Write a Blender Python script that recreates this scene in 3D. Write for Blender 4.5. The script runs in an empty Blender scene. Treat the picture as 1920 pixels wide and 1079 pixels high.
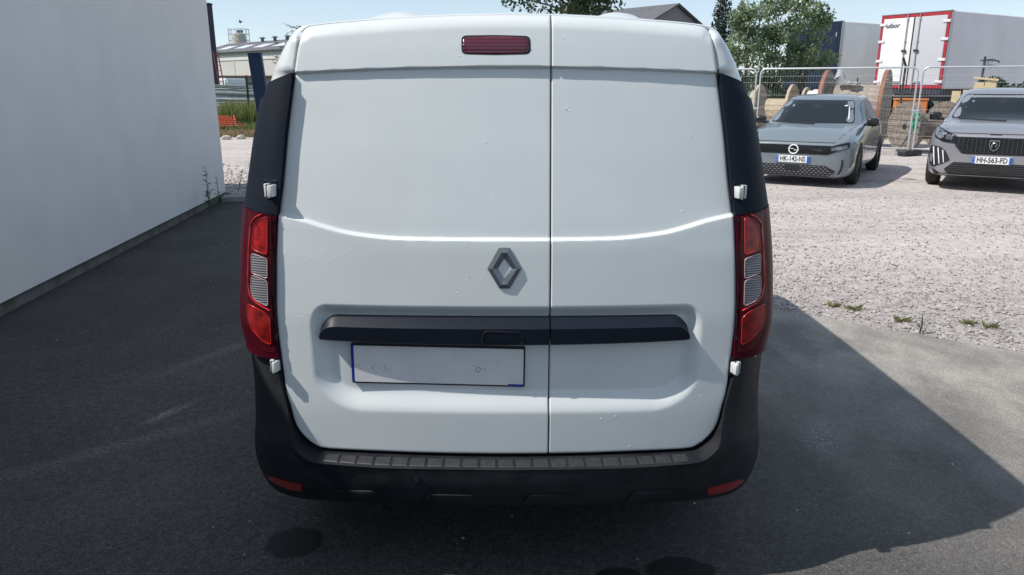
import bpy, bmesh, math, random
import numpy as np
from mathutils import Vector, Matrix, geometry
from mathutils.bvhtree import BVHTree
R = math.radians
rng = np.random.default_rng(7)
random.seed(7)
SC = bpy.context.scene
COL = SC.collection

# ------------------------------------------------------------------ camera, light, exposure
F_PX, PITCH, CAM_H = 1400.0, R(15.2), 1.6
cam_data = bpy.data.cameras.new('camera')
cam_data.sensor_width = 36.0
cam_data.lens = 36.0 * F_PX / 1920.0
cam_data.clip_start = 0.05
cam_data.clip_end = 2000
cam = bpy.data.objects.new('camera', cam_data)
cam.location = (0, 0, CAM_H)
cam.rotation_euler = (R(90) - PITCH, 0, 0)
COL.objects.link(cam)
SC.camera = cam

LIGHT = Vector((0.84, 0.17, -1.0)).normalized()        # the way the sunlight travels
SUN_EL = math.asin(-LIGHT.z)
SUN_AZ = math.atan2(-LIGHT.x, -LIGHT.y)                # clockwise from +Y
world = bpy.data.worlds.new('World')
SC.world = world
world.use_nodes = True
wn = world.node_tree.nodes
wl = world.node_tree.links
bg = wn['Background']
sky = wn.new('ShaderNodeTexSky')
sky.sky_type = 'NISHITA'
sky.sun_disc = False
sky.sun_elevation = SUN_EL
sky.sun_rotation = SUN_AZ
sky.air_density = 0.8
sky.dust_density = 0.15
sky.ozone_density = 2.0
tc = wn.new('ShaderNodeTexCoord')
mp = wn.new('ShaderNodeMapping'); mp.inputs['Scale'].default_value = (1.0, 1.0, 3.2)
cn = wn.new('ShaderNodeTexNoise'); cn.inputs['Scale'].default_value = 1.6; cn.inputs['Detail'].default_value = 6
cr = wn.new('ShaderNodeValToRGB')
cr.color_ramp.elements[0].position = 0.34; cr.color_ramp.elements[0].color = (0.22, 0.22, 0.22, 1)
cr.color_ramp.elements[1].position = 0.70; cr.color_ramp.elements[1].color = (0.72, 0.72, 0.72, 1)
mx = wn.new('ShaderNodeMix'); mx.data_type = 'RGBA'
wl.new(tc.outputs['Generated'], mp.inputs['Vector'])
wl.new(mp.outputs['Vector'], cn.inputs['Vector'])
wl.new(cn.outputs['Fac'], cr.inputs['Fac'])
wl.new(cr.outputs['Color'], mx.inputs[0])
wl.new(sky.outputs['Color'], mx.inputs[6])
mx.inputs[7].default_value = (4.3, 4.85, 5.25, 1)
wl.new(mx.outputs[2], bg.inputs['Color'])
bg.inputs['Strength'].default_value = 0.15

sun_data = bpy.data.lights.new('sun', 'SUN')
sun_data.energy = 4.8
sun_data.angle = R(0.5)
sun_data.color = (1.0, 0.955, 0.89)
sun = bpy.data.objects.new('sun', sun_data)
sun.rotation_euler = LIGHT.to_track_quat('-Z', 'Y').to_euler()
COL.objects.link(sun)
SC.view_settings.view_transform = 'Standard'
SC.view_settings.look = 'None'
SC.view_settings.gamma = 1.0
SC.view_settings.exposure = 0.10
SC.view_settings.use_curve_mapping = False
SC.cycles.max_bounces = 6
SC.cycles.transparent_max_bounces = 12

# ------------------------------------------------------------------ helpers
def ray(px, py):
    u = (px - 960) / F_PX; v = (539.5 - py) / F_PX
    return Vector((u, math.cos(PITCH) + v * math.sin(PITCH), -math.sin(PITCH) + v * math.cos(PITCH)))
def at(px, py, D):
    r = ray(px, py); s = D / r.y
    return Vector((r.x * s, D, CAM_H + r.z * s))
def gnd(px, py, z=0.0):
    r = ray(px, py); s = (z - CAM_H) / r.z
    return Vector((r.x * s, r.y * s, z))
def xat(px, D, z=0.8):
    """x of a thing at distance D and height z that shows at column px"""
    return (px - 960) / F_PX * (D * math.cos(PITCH) - (z - CAM_H) * math.sin(PITCH))
def sstep(a, b, x):
    t = np.clip((x - a) / (b - a), 0, 1)
    return t * t * (3 - 2 * t)

def tag(o, label=None, cat=None, group=None, kind=None):
    if label: o['label'] = label
    if cat: o['category'] = cat
    if group: o['group'] = group
    if kind: o['kind'] = kind
    return o
def empty(name, loc=(0, 0, 0), rz=0.0, label=None, cat=None, group=None):
    o = bpy.data.objects.new(name, None)
    o.location = loc; o.rotation_euler = (0, 0, rz)
    COL.objects.link(o)
    return tag(o, label, cat, group)
def mesh_obj(name, me, mats, parent=None, world=False, smooth=None):
    if not isinstance(mats, (list, tuple)): mats = [mats]
    for m in mats: me.materials.append(m)
    if smooth is not None:
        me.polygons.foreach_set('use_smooth', [True] * len(me.polygons))
        if smooth < 180: me.set_sharp_from_angle(angle=R(smooth))
    o = bpy.data.objects.new(name, me)
    COL.objects.link(o)
    if parent is not None:
        o.parent = parent
        if world:
            p = Matrix.Identity(4); q = parent
            while q is not None:
                p = q.matrix_parent_inverse @ q.matrix_basis if False else p
                q = q.parent
            o.matrix_parent_inverse = wmat(parent).inverted()
    return o
def wmat(o):
    m = Matrix.LocRotScale(o.location, o.rotation_euler, o.scale)
    if o.parent is not None:
        m = wmat(o.parent) @ o.matrix_parent_inverse @ m
    return m
def raw_mesh(name, verts, faces, mi=None):
    me = bpy.data.meshes.new(name)
    me.from_pydata([tuple(v) for v in verts], [], [tuple(f) for f in faces])
    if mi is not None: me.polygons.foreach_set('material_index', mi)
    me.update()
    return me
def np_mesh(name, verts, faces, colors=None):
    """verts Nx3, faces MxK (same size) numpy arrays"""
    me = bpy.data.meshes.new(name)
    n, k = faces.shape
    me.vertices.add(len(verts)); me.vertices.foreach_set('co', np.asarray(verts, np.float32).ravel())
    me.loops.add(n * k); me.loops.foreach_set('vertex_index', faces.astype(np.int32).ravel())
    me.polygons.add(n)
    me.polygons.foreach_set('loop_start', np.arange(0, n * k, k, dtype=np.int32))
    me.polygons.foreach_set('loop_total', np.full(n, k, dtype=np.int32))
    me.update(calc_edges=True)
    if colors is not None:
        a = me.color_attributes.new('tone', 'FLOAT_COLOR', 'POINT')
        c = np.ones((len(verts), 4), np.float32); c[:, :3] = colors.reshape(-1, 1) if colors.ndim == 1 else colors
        a.data.foreach_set('color', c.ravel())
    return me

class MB:
    """collects simple solids in one mesh"""
    def __init__(self): self.v = []; self.f = []; self.m = []
    def add(self, vs, fs, m=0):
        b = len(self.v)
        self.v += [tuple(v) for v in vs]
        self.f += [tuple(i + b for i in f) for f in fs]
        self.m += [m] * len(fs)
        return self
    def bm(self, bmx, m=0):
        bmx.verts.index_update()
        self.add([v.co[:] for v in bmx.verts], [[v.index for v in f.verts] for f in bmx.faces], m)
        bmx.free()
        return self
    def box(self, c, s, m=0, bev=0.0, seg=1, rot=None):
        b = bmesh.new(); bmesh.ops.create_cube(b, size=1.0)
        for v in b.verts: v.co = Vector((v.co.x * s[0], v.co.y * s[1], v.co.z * s[2]))
        if bev > 0: bmesh.ops.bevel(b, geom=list(b.edges), offset=bev, segments=seg, affect='EDGES', profile=0.5)
        M = Matrix.Translation(c)
        if rot is not None: M = M @ rot
        bmesh.ops.transform(b, matrix=M, verts=b.verts)
        return self.bm(b, m)
    def bar(self, a, b, r, n=6, m=0, r2=None, cap=True):
        a = Vector(a); b = Vector(b); d = (b - a)
        if d.length < 1e-6: return self
        d.normalize()
        s = d.orthogonal().normalized(); t = d.cross(s)
        r2 = r if r2 is None else r2
        vs = []
        for i in range(n):
            w = 2 * math.pi * (i + .5) / n
            o = s * math.cos(w) + t * math.sin(w)
            vs += [a + o * r, b + o * r2]
        fs = [(2 * i, 2 * ((i + 1) % n), 2 * ((i + 1) % n) + 1, 2 * i + 1) for i in range(n)]
        if cap: fs += [tuple(2 * i for i in reversed(range(n))), tuple(2 * i + 1 for i in range(n))]
        return self.add(vs, fs, m)
    def tube(self, pts, r, n=6, m=0):
        pts = [Vector(p) for p in pts]
        rs = r if isinstance(r, (list, tuple)) else [r] * len(pts)
        vs = []; up = None
        for i, p in enumerate(pts):
            d = (pts[min(i + 1, len(pts) - 1)] - pts[max(i - 1, 0)]).normalized()
            s = d.orthogonal().normalized() if up is None else (up - d * up.dot(d)).normalized()
            up = s; t = d.cross(s)
            for k in range(n):
                w = 2 * math.pi * k / n
                vs.append(p + (s * math.cos(w) + t * math.sin(w)) * rs[i])
        fs = []
        for i in range(len(pts) - 1):
            for k in range(n):
                fs.append((i * n + k, i * n + (k + 1) % n, (i + 1) * n + (k + 1) % n, (i + 1) * n + k))
        fs.append(tuple(reversed(range(n)))); fs.append(tuple((len(pts) - 1) * n + k for k in range(n)))
        return self.add(vs, fs, m)
    def lathe(self, prof, n=32, m=0, axis='x', c=(0, 0, 0)):
        """prof: (radius, along) points"""
        vs = []
        for r, a in prof:
            for k in range(n):
                w = 2 * math.pi * k / n
                p = (a, r * math.cos(w), r * math.sin(w)) if axis == 'x' else ((r * math.cos(w), r * math.sin(w), a) if axis == 'z' else (r * math.cos(w), a, r * math.sin(w)))
                vs.append((p[0] + c[0], p[1] + c[1], p[2] + c[2]))
        fs = []
        for i in range(len(prof) - 1):
            for k in range(n):
                fs.append((i * n + k, i * n + (k + 1) % n, (i + 1) * n + (k + 1) % n, (i + 1) * n + k))
        return self.add(vs, fs, m)
    def prism(self, poly, a, b, m=0, f=lambda p, h: (p[0], h, p[1])):
        n = len(poly)
        vs = [f(p, a) for p in poly] + [f(p, b) for p in poly]
        fs = [tuple(range(n)), tuple(reversed(range(n, 2 * n)))] + [(i, i + n, (i + 1) % n + n, (i + 1) % n) for i in range(n)]
        return self.add(vs, fs, m)
    def quad(self, a, b, c, d, m=0): return self.add([a, b, c, d], [(0, 1, 2, 3)], m)
    def build(self, name, mats, parent=None, world=False, smooth=None):
        me = raw_mesh(name, self.v, self.f, self.m)
        b = bmesh.new(); b.from_mesh(me); bmesh.ops.recalc_face_normals(b, faces=b.faces); b.to_mesh(me); b.free()
        return mesh_obj(name, me, mats, parent, world, smooth)

def catmull(P, n=8):
    P = np.asarray(P, float); out = []
    for i in range(len(P) - 1):
        p0 = P[max(i - 1, 0)]; p1 = P[i]; p2 = P[i + 1]; p3 = P[min(i + 2, len(P) - 1)]
        t = np.linspace(0, 1, n, endpoint=False)[:, None]
        # centripetal-ish: plain Catmull-Rom with tangents limited by the neighbour chords
        l = np.linalg.norm(p2 - p1)
        def tang(a, b):
            d = b - a; L = np.linalg.norm(d)
            return d / L * l if L > 1e-9 else d * 0
        m1 = tang(p0, p2); m2 = tang(p1, p3)
        h1 = 2 * t**3 - 3 * t**2 + 1; h2 = t**3 - 2 * t**2 + t; h3 = -2 * t**3 + 3 * t**2; h4 = t**3 - t**2
        out.append(h1 * p1 + h2 * m1 + h3 * p2 + h4 * m2)
    out.append(P[-1:])
    return np.vstack(out)
def resample(P, n):
    P = np.asarray(P, float)
    d = np.r_[0, np.cumsum(np.linalg.norm(np.diff(P, axis=0), axis=1))]
    t = np.linspace(0, d[-1], n)
    return np.stack([np.interp(t, d, P[:, k]) for k in range(P.shape[1])], 1)
def grid_faces(nu, nv):
    i = np.arange(nu - 1)[:, None] * nv + np.arange(nv - 1)[None, :]
    return np.stack([i, i + nv, i + nv + 1, i + 1], -1).reshape(-1, 4)
def in_poly(poly, x, y):
    ins = False; n = len(poly); j = n - 1
    for i in range(n):
        xi, yi = poly[i]; xj, yj = poly[j]
        if (yi > y) != (yj > y) and x < (xj - xi) * (y - yi) / (yj - yi) + xi: ins = not ins
        j = i
    return ins
def tri_fill(poly, step):
    """triangulate a 2-D polygon with interior points every step"""
    P = []
    n = len(poly)
    for i in range(n):
        a = np.array(poly[i], float); b = np.array(poly[(i + 1) % n], float)
        k = max(1, int(round(np.linalg.norm(b - a) / step)))
        for j in range(k): P.append(tuple(a + (b - a) * j / k))
    nb = len(P)
    xs = [p[0] for p in P]; ys = [p[1] for p in P]
    x = min(xs) + step * .5
    sm = [(p[0], p[1]) for p in P]
    c = np.array(P)
    while x < max(xs):
        y = min(ys) + step * .5
        while y < max(ys):
            if in_poly(sm, x, y) and np.min(np.hypot(c[:, 0] - x, c[:, 1] - y)) > step * .5: P.append((x, y))
            y += step
        x += step
    vo, eo, fo, *_ = geometry.delaunay_2d_cdt([Vector(p) for p in P], [(i, (i + 1) % nb) for i in range(nb)], [list(range(nb))], 1, 1e-7)
    return [tuple(v) for v in vo], [tuple(f) for f in fo]
def round_poly(poly, r, n=4):
    """round the corners of a 2-D polygon"""
    out = []; N = len(poly)
    for i in range(N):
        p = np.array(poly[i], float); a = np.array(poly[i - 1], float); b = np.array(poly[(i + 1) % N], float)
        da = a - p; db = b - p; la = np.linalg.norm(da); lb = np.linalg.norm(db)
        q = min(r, la * .45, lb * .45)
        s = p + da / la * q; e = p + db / lb * q
        for k in range(n + 1):
            t = k / n
            out.append(tuple((1 - t)**2 * s + 2 * t * (1 - t) * p + t * t * e))
    return out
def patch(poly, step, bvh, rayf, off, depth=0.012, mir=None, rim=0.0):
    """a plate that follows the surface in bvh: outline in 2-D, rayf(p) -> origin, direction"""
    vs, fs = tri_fill(poly, step)
    top = []; dirs = []
    for p in vs:
        o, d = rayf(p)
        hit, nor, idx, dist = bvh.ray_cast(o, d)
        if hit is None:
            hit, nor, idx, dist = bvh.find_nearest(o + d * 2.4)
        if nor.dot(d) > 0: nor = -nor
        top.append(hit + nor * off); dirs.append(nor)
    from collections import Counter
    cnt = Counter()
    for f in fs:
        for i in range(len(f)): cnt[tuple(sorted((f[i], f[(i + 1) % len(f)])))] += 1
    bnd = [e for e, c in cnt.items() if c == 1]
    bv = sorted({i for e in bnd for i in e}); low = {}
    V = list(top)
    for i in bv:
        low[i] = len(V); V.append(top[i] - dirs[i] * (depth + off))
    Fs = list(fs) + [(a, b, low[b], low[a]) for a, b in bnd]
    if rim:
        for i in bv: V[i] = V[i] - dirs[i] * rim
    if mir is not None: V = [Vector((2 * mir - v.x, v.y, v.z)) for v in V]
    mb = MB(); mb.add(V, Fs); return mb

# ------------------------------------------------------------------ materials
def nt(name):
    m = bpy.data.materials.new(name); m.use_nodes = True
    return m, m.node_tree.nodes, m.node_tree.links, m.node_tree.nodes['Principled BSDF']
def c3(c): return (c, c, c) if isinstance(c, (int, float)) else c
def mat(name, col, rough=0.5, metal=0.0, coat=0.0, var=0.0, vscale=8.0, bump=0.0, bscale=60.0, spec=0.5, rvar=0.0, col2=None, tone=False, bdist=0.01, detail=5.0, trans=0.0):
    m, N, L, b = nt(name)
    b.inputs['Base Color'].default_value = (*c3(col), 1)
    b.inputs['Roughness'].default_value = rough
    b.inputs['Metallic'].default_value = metal
    b.inputs['Coat Weight'].default_value = coat
    b.inputs['Coat Roughness'].default_value = 0.05
    b.inputs['Specular IOR Level'].default_value = spec
    if trans: b.inputs['Transmission Weight'].default_value = trans
    tcx = N.new('ShaderNodeTexCoord')
    if var or col2:
        n = N.new('ShaderNodeTexNoise'); n.inputs['Scale'].default_value = vscale; n.inputs['Detail'].default_value = detail
        L.new(tcx.outputs['Object'], n.inputs['Vector'])
        r = N.new('ShaderNodeValToRGB')
        r.color_ramp.elements[0].position = 0.32; r.color_ramp.elements[1].position = 0.68
        a = c3(col); e = c3(col2) if col2 else tuple(min(1, x * (1 + var)) for x in a)
        if not col2: a = tuple(x * (1 - var) for x in a)
        r.color_ramp.elements[0].color = (*a, 1); r.color_ramp.elements[1].color = (*e, 1)
        L.new(n.outputs['Fac'], r.inputs['Fac'])
        L.new(r.outputs['Color'], b.inputs['Base Color'])
        if rvar:
            q = N.new('ShaderNodeMapRange'); q.inputs['From Min'].default_value = .3; q.inputs['From Max'].default_value = .7
            q.inputs['To Min'].default_value = rough - rvar; q.inputs['To Max'].default_value = rough + rvar
            L.new(n.outputs['Fac'], q.inputs['Value']); L.new(q.outputs['Result'], b.inputs['Roughness'])
    if tone:
        at_ = N.new('ShaderNodeAttribute'); at_.attribute_name = 'tone'
        mu = N.new('ShaderNodeMix'); mu.data_type = 'RGBA'; mu.blend_type = 'MULTIPLY'; mu.inputs[0].default_value = 1
        src = b.inputs['Base Color'].links[0].from_socket if b.inputs['Base Color'].is_linked else None
        if src: L.new(src, mu.inputs[6])
        else: mu.inputs[6].default_value = (*c3(col), 1)
        L.new(at_.outputs['Color'], mu.inputs[7]); L.new(mu.outputs[2], b.inputs['Base Color'])
    if bump:
        n2 = N.new('ShaderNodeTexNoise'); n2.inputs['Scale'].default_value = bscale; n2.inputs['Detail'].default_value = 4
        L.new(tcx.outputs['Object'], n2.inputs['Vector'])
        bu = N.new('ShaderNodeBump'); bu.inputs['Strength'].default_value = bump; bu.inputs['Distance'].default_value = bdist
        L.new(n2.outputs['Fac'], bu.inputs['Height']); L.new(bu.outputs['Normal'], b.inputs['Normal'])
    return m
def leafmat(name, c1, c2, rough=0.5):
    m, N, L, b = nt(name)
    at_ = N.new('ShaderNodeAttribute'); at_.attribute_name = 'tone'
    r = N.new('ShaderNodeValToRGB')
    r.color_ramp.elements[0].color = (*c1, 1); r.color_ramp.elements[1].color = (*c2, 1)
    L.new(at_.outputs['Fac'], r.inputs['Fac']); L.new(r.outputs['Color'], b.inputs['Base Color'])
    b.inputs['Roughness'].default_value = rough
    out = N['Material Output']
    tr = N.new('ShaderNodeBsdfTranslucent'); L.new(r.outputs['Color'], tr.inputs['Color'])
    mxs = N.new('ShaderNodeMixShader'); mxs.inputs[0].default_value = 0.45
    L.new(b.outputs[0], mxs.inputs[1]); L.new(tr.outputs[0], mxs.inputs[2]); L.new(mxs.outputs[0], out.inputs['Surface'])
    return m
def glassmat(name, tint, rough=0.03):
    """dark car glass: you see a dim interior through it"""
    m, N, L, b = nt(name)
    out = N['Material Output']
    tr = N.new('ShaderNodeBsdfTransparent'); tr.inputs['Color'].default_value = (*tint, 1)
    gl = N.new('ShaderNodeBsdfGlossy'); gl.inputs['Roughness'].default_value = rough
    fr = N.new('ShaderNodeFresnel'); fr.inputs['IOR'].default_value = 1.5
    ms = N.new('ShaderNodeMixShader')
    L.new(fr.outputs[0], ms.inputs[0]); L.new(tr.outputs[0], ms.inputs[1]); L.new(gl.outputs[0], ms.inputs[2])
    L.new(ms.outputs[0], out.inputs['Surface'])
    return m

M_VAN = mat('van_white_paint', (.635, .665, .66), .36, coat=.55, var=.018, vscale=5, rvar=.05)
M_SEAL = mat('black_rubber', .012, .7)
M_TRIM = mat('textured_black_plastic', (.007, .011, .020), .58, bump=.25, bscale=900, bdist=.0006, var=.15, vscale=6, spec=.14)
M_BUMP = mat('scuffed_black_plastic', (.011, .012, .016), .58, bump=.3, bscale=700, bdist=.0007, col2=(.020, .021, .025), vscale=14, rvar=.1, spec=.2)
M_TREAD = mat('worn_step_plastic', (.017, .018, .021), .55, bump=.3, bscale=300, bdist=.0008, col2=(.032, .033, .036), vscale=60)
M_HANDLE = mat('satin_black_plastic', (.010, .014, .023), .45, bump=.12, bscale=900, bdist=.0004, spec=.2)
M_LAMP = mat('dark_red_lens', (.060, .003, .008), .2, spec=.25)
M_LAMPD = mat('smoked_red_lens', (.050, .003, .009), .33, spec=.06)
M_RED = mat('bright_red_lens', (.46, .014, .012), .22, coat=.25, spec=.35, col2=(.13, .005, .006), vscale=40)
M_RIM = mat('red_light_guide', (.55, .02, .014), .2, coat=.6)
M_ORANGE = mat('orange_red_lens', (.34, .012, .009), .22, coat=.25, spec=.35, col2=(.11, .005, .006), vscale=28)
def ribbed(name, col, col2, scale):
    m = mat(name, col, .12, coat=.6)
    N = m.node_tree.nodes; L = m.node_tree.links; b = N['Principled BSDF']
    t = N.new('ShaderNodeTexCoord'); w = N.new('ShaderNodeTexWave')
    w.wave_type = 'BANDS'; w.bands_direction = 'Z'; w.inputs['Scale'].default_value = scale
    L.new(t.outputs['Object'], w.inputs['Vector'])
    r = N.new('ShaderNodeValToRGB'); r.color_ramp.elements[0].color = (*col, 1); r.color_ramp.elements[1].color = (*col2, 1)
    L.new(w.outputs['Fac'], r.inputs['Fac']); L.new(r.outputs['Color'], b.inputs['Base Color'])
    bu = N.new('ShaderNodeBump'); bu.inputs['Strength'].default_value = .5; bu.inputs['Distance'].default_value = .002
    L.new(w.outputs['Fac'], bu.inputs['Height']); L.new(bu.outputs['Normal'], b.inputs['Normal'])
    return m
M_CLEAR = ribbed('clear_ribbed_lens', (.05, .05, .055), (.30, .29, .305), 42)
M_BRAKE = ribbed('high_brake_lens', (.07, .006, .02), (.13, .010, .03), 30)
M_REFL = mat('red_reflector', (.28, .012, .008), .2, coat=.6, bump=.3, bscale=500, bdist=.001)
M_HINGE = mat('hinge_white_paint', (.60, .61, .60), .35, coat=.3)
M_CHROME = mat('satin_chrome', (.19, .21, .23), .36, metal=.7)
M_PLATE = mat('plate_white', (.68, .66, .66), .42, col2=(.75, .73, .73), vscale=10, bump=.05, bscale=30)
M_PLATEF = mat('plate_frame', (.008, .010, .022), .4)
M_BLUE = mat('plate_blue', (.012, .035, .27), .4)
M_TYRE = mat('tyre_rubber', .018, .8, bump=.3, bscale=120)
M_RIMM = mat('alloy_rim', .30, .35, metal=.9)
M_RIMD = mat('dark_alloy_rim', .06, .4, metal=.6)
M_INK = mat('black_ink', .012, .5)
M_DROP = mat('water_drop', (.88, .90, .90), .05, coat=1.0)

def asphalt_mat():
    m, N, L, b = nt('asphalt')
    g = N.new('ShaderNodeNewGeometry')
    def noise(scale, detail=4, rough=.5, vec=None):
        n = N.new('ShaderNodeTexNoise'); n.inputs['Scale'].default_value = scale; n.inputs['Detail'].default_value = detail; n.inputs['Roughness'].default_value = rough
        L.new(vec or g.outputs['Position'], n.inputs['Vector']); return n.outputs['Fac']
    def ramp(src, a, bb, ca, cb):
        r = N.new('ShaderNodeValToRGB'); r.color_ramp.elements[0].position = a; r.color_ramp.elements[1].position = bb
        r.color_ramp.elements[0].color = (*c3(ca), 1); r.color_ramp.elements[1].color = (*c3(cb), 1)
        L.new(src, r.inputs['Fac']); return r.outputs['Color']
    def mix(f, a, bb, mode='MIX'):
        n = N.new('ShaderNodeMix'); n.data_type = 'RGBA'; n.blend_type = mode
        for s, i in ((f, 0), (a, 6), (bb, 7)):
            if isinstance(s, (int, float)): n.inputs[i].default_value = s if i == 0 else (s, s, s, 1)
            elif isinstance(s, tuple): n.inputs[i].default_value = (*s, 1)
            else: L.new(s, n.inputs[i])
        return n.outputs[2]
    def math_(op, a, bb=None):
        n = N.new('ShaderNodeMath'); n.operation = op
        for s, i in ((a, 0), (bb, 1)):
            if s is None: continue
            if isinstance(s, (int, float)): n.inputs[i].default_value = s
            else: L.new(s, n.inputs[i])
        return n.outputs[0]
    vor = N.new('ShaderNodeTexVoronoi'); vor.inputs['Scale'].default_value = 170
    L.new(g.outputs['Position'], vor.inputs['Vector'])
    stone = N.new('ShaderNodeSeparateColor'); L.new(vor.outputs['Color'], stone.inputs['Color'])
    base = ramp(stone.outputs['Red'], .0, 1.0, (.032, .032, .034), (.092, .089, .086))
    spk = ramp(stone.outputs['Green'], .975, .995, 0, .6)
    base = mix(spk, base, (.20, .20, .195))
    patchy = ramp(noise(.9, 5, .6), .35, .7, (.72, .72, .73), (1.22, 1.20, 1.18))
    base = mix(1.0, base, patchy, 'MULTIPLY')
    fine = ramp(noise(28, 3), .3, .7, .8, 1.2)
    base = mix(1.0, base, fine, 'MULTIPLY')
    # dust carried from the gravel yard: more near the edge, with the sunlit right painted paler
    sep = N.new('ShaderNodeSeparateXYZ'); L.new(g.outputs['Position'], sep.inputs[0])
    x, y = sep.outputs['X'], sep.outputs['Y']
    near = math_('ADD', math_('MULTIPLY', x, .62), math_('MULTIPLY', y, .78))
    dmr = N.new('ShaderNodeMapRange'); dmr.inputs['From Min'].default_value = 2.0; dmr.inputs['From Max'].default_value = 4.6
    L.new(near, dmr.inputs['Value'])
    side = N.new('ShaderNodeMapRange'); side.inputs['From Min'].default_value = -.2; side.inputs['From Max'].default_value = 2.2
    L.new(x, side.inputs['Value'])
    mpv = N.new('ShaderNodeMapping'); mpv.inputs['Rotation'].default_value = (0, 0, R(35)); mpv.inputs['Scale'].default_value = (1.5, .9, 1)
    L.new(g.outputs['Position'], mpv.inputs['Vector'])
    streak = ramp(noise(1.7, 6, .62, mpv.outputs[0]), .36, .70, .40, 1.0)
    dust_and_sun = math_('MULTIPLY', math_('MULTIPLY', dmr.outputs[0], side.outputs[0]), streak)
    base = mix(math_('MULTIPLY', dust_and_sun, .85), base, mix(1.0, (.44, .405, .362), ramp(stone.outputs['Blue'], 0, 1, .72, 1.25), 'MULTIPLY'))
    # scuffs and stains, each with its own place and shape
    def blob(cx, cy, rx, ry, ang, lo, hi, nsc, namp):
        mpg = N.new('ShaderNodeMapping'); mpg.vector_type = 'TEXTURE'
        mpg.inputs['Location'].default_value = (cx, cy, 0); mpg.inputs['Rotation'].default_value = (0, 0, R(ang)); mpg.inputs['Scale'].default_value = (rx, ry, 1)
        L.new(g.outputs['Position'], mpg.inputs['Vector'])
        fl = N.new('ShaderNodeVectorMath'); fl.operation = 'MULTIPLY'; fl.inputs[1].default_value = (1, 1, 0); L.new(mpg.outputs[0], fl.inputs[0])
        ln = N.new('ShaderNodeVectorMath'); ln.operation = 'LENGTH'; L.new(fl.outputs[0], ln.inputs[0])
        d = math_('ADD', ln.outputs['Value'], math_('MULTIPLY', math_('SUBTRACT', noise(nsc, 4, .6), .5), namp))
        q = N.new('ShaderNodeMapRange'); q.interpolation_type = 'SMOOTHSTEP'; q.inputs['From Min'].default_value = lo; q.inputs['From Max'].default_value = hi; q.inputs['To Min'].default_value = 1; q.inputs['To Max'].default_value = 0
        L.new(d, q.inputs['Value']); return q.outputs[0]
    wet = None
    for px, py, rx, ry in ((555, 1018, .110, .100), (1275, 1072, .125, .085), (1160, 1082, .09, .05)):
        p = gnd(px, py)
        s = blob(p.x, p.y, rx, ry, 0, .85, 1.02, 18, .5)
        wet = s if wet is None else math_('MAXIMUM', wet, s)
    base = mix(math_('MULTIPLY', wet, .92), base, (.006, .006, .007))
    for px, py, rx, ry, ang, k in ((318, 775, .24, .05, 62, .95), (1545, 820, .34, .15, 66, .95), (430, 655, .75, .08, 60, .45), (250, 830, 1.0, .09, 40, .35), (1640, 700, .7, .22, 20, .6), (150, 960, .8, .3, 30, .12)):
        p = gnd(px, py)
        s = blob(p.x, p.y, rx, ry, ang, .15, 1.0, 14, 1.3)
        tr = ramp(noise(70, 3), .42, .6, 0, 1)
        base = mix(math_('MULTIPLY', math_('MULTIPLY', s, tr), k), base, (.24, .235, .23))
    L.new(base, b.inputs['Base Color'])
    rr = N.new('ShaderNodeMapRange'); rr.inputs['To Min'].default_value = .82; rr.inputs['To Max'].default_value = .72
    L.new(wet, rr.inputs['Value']); L.new(rr.outputs[0], b.inputs['Roughness'])
    b.inputs['Specular IOR Level'].default_value = .3
    bu = N.new('ShaderNodeBump'); bu.inputs['Strength'].default_value = .7; bu.inputs['Distance'].default_value = .003
    hh = math_('ADD', math_('MULTIPLY', vor.outputs['Distance'], -1.0), math_('MULTIPLY', noise(240, 2), .4))
    L.new(hh, bu.inputs['Height']); L.new(bu.outputs['Normal'], b.inputs['Normal'])
    return m
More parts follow.
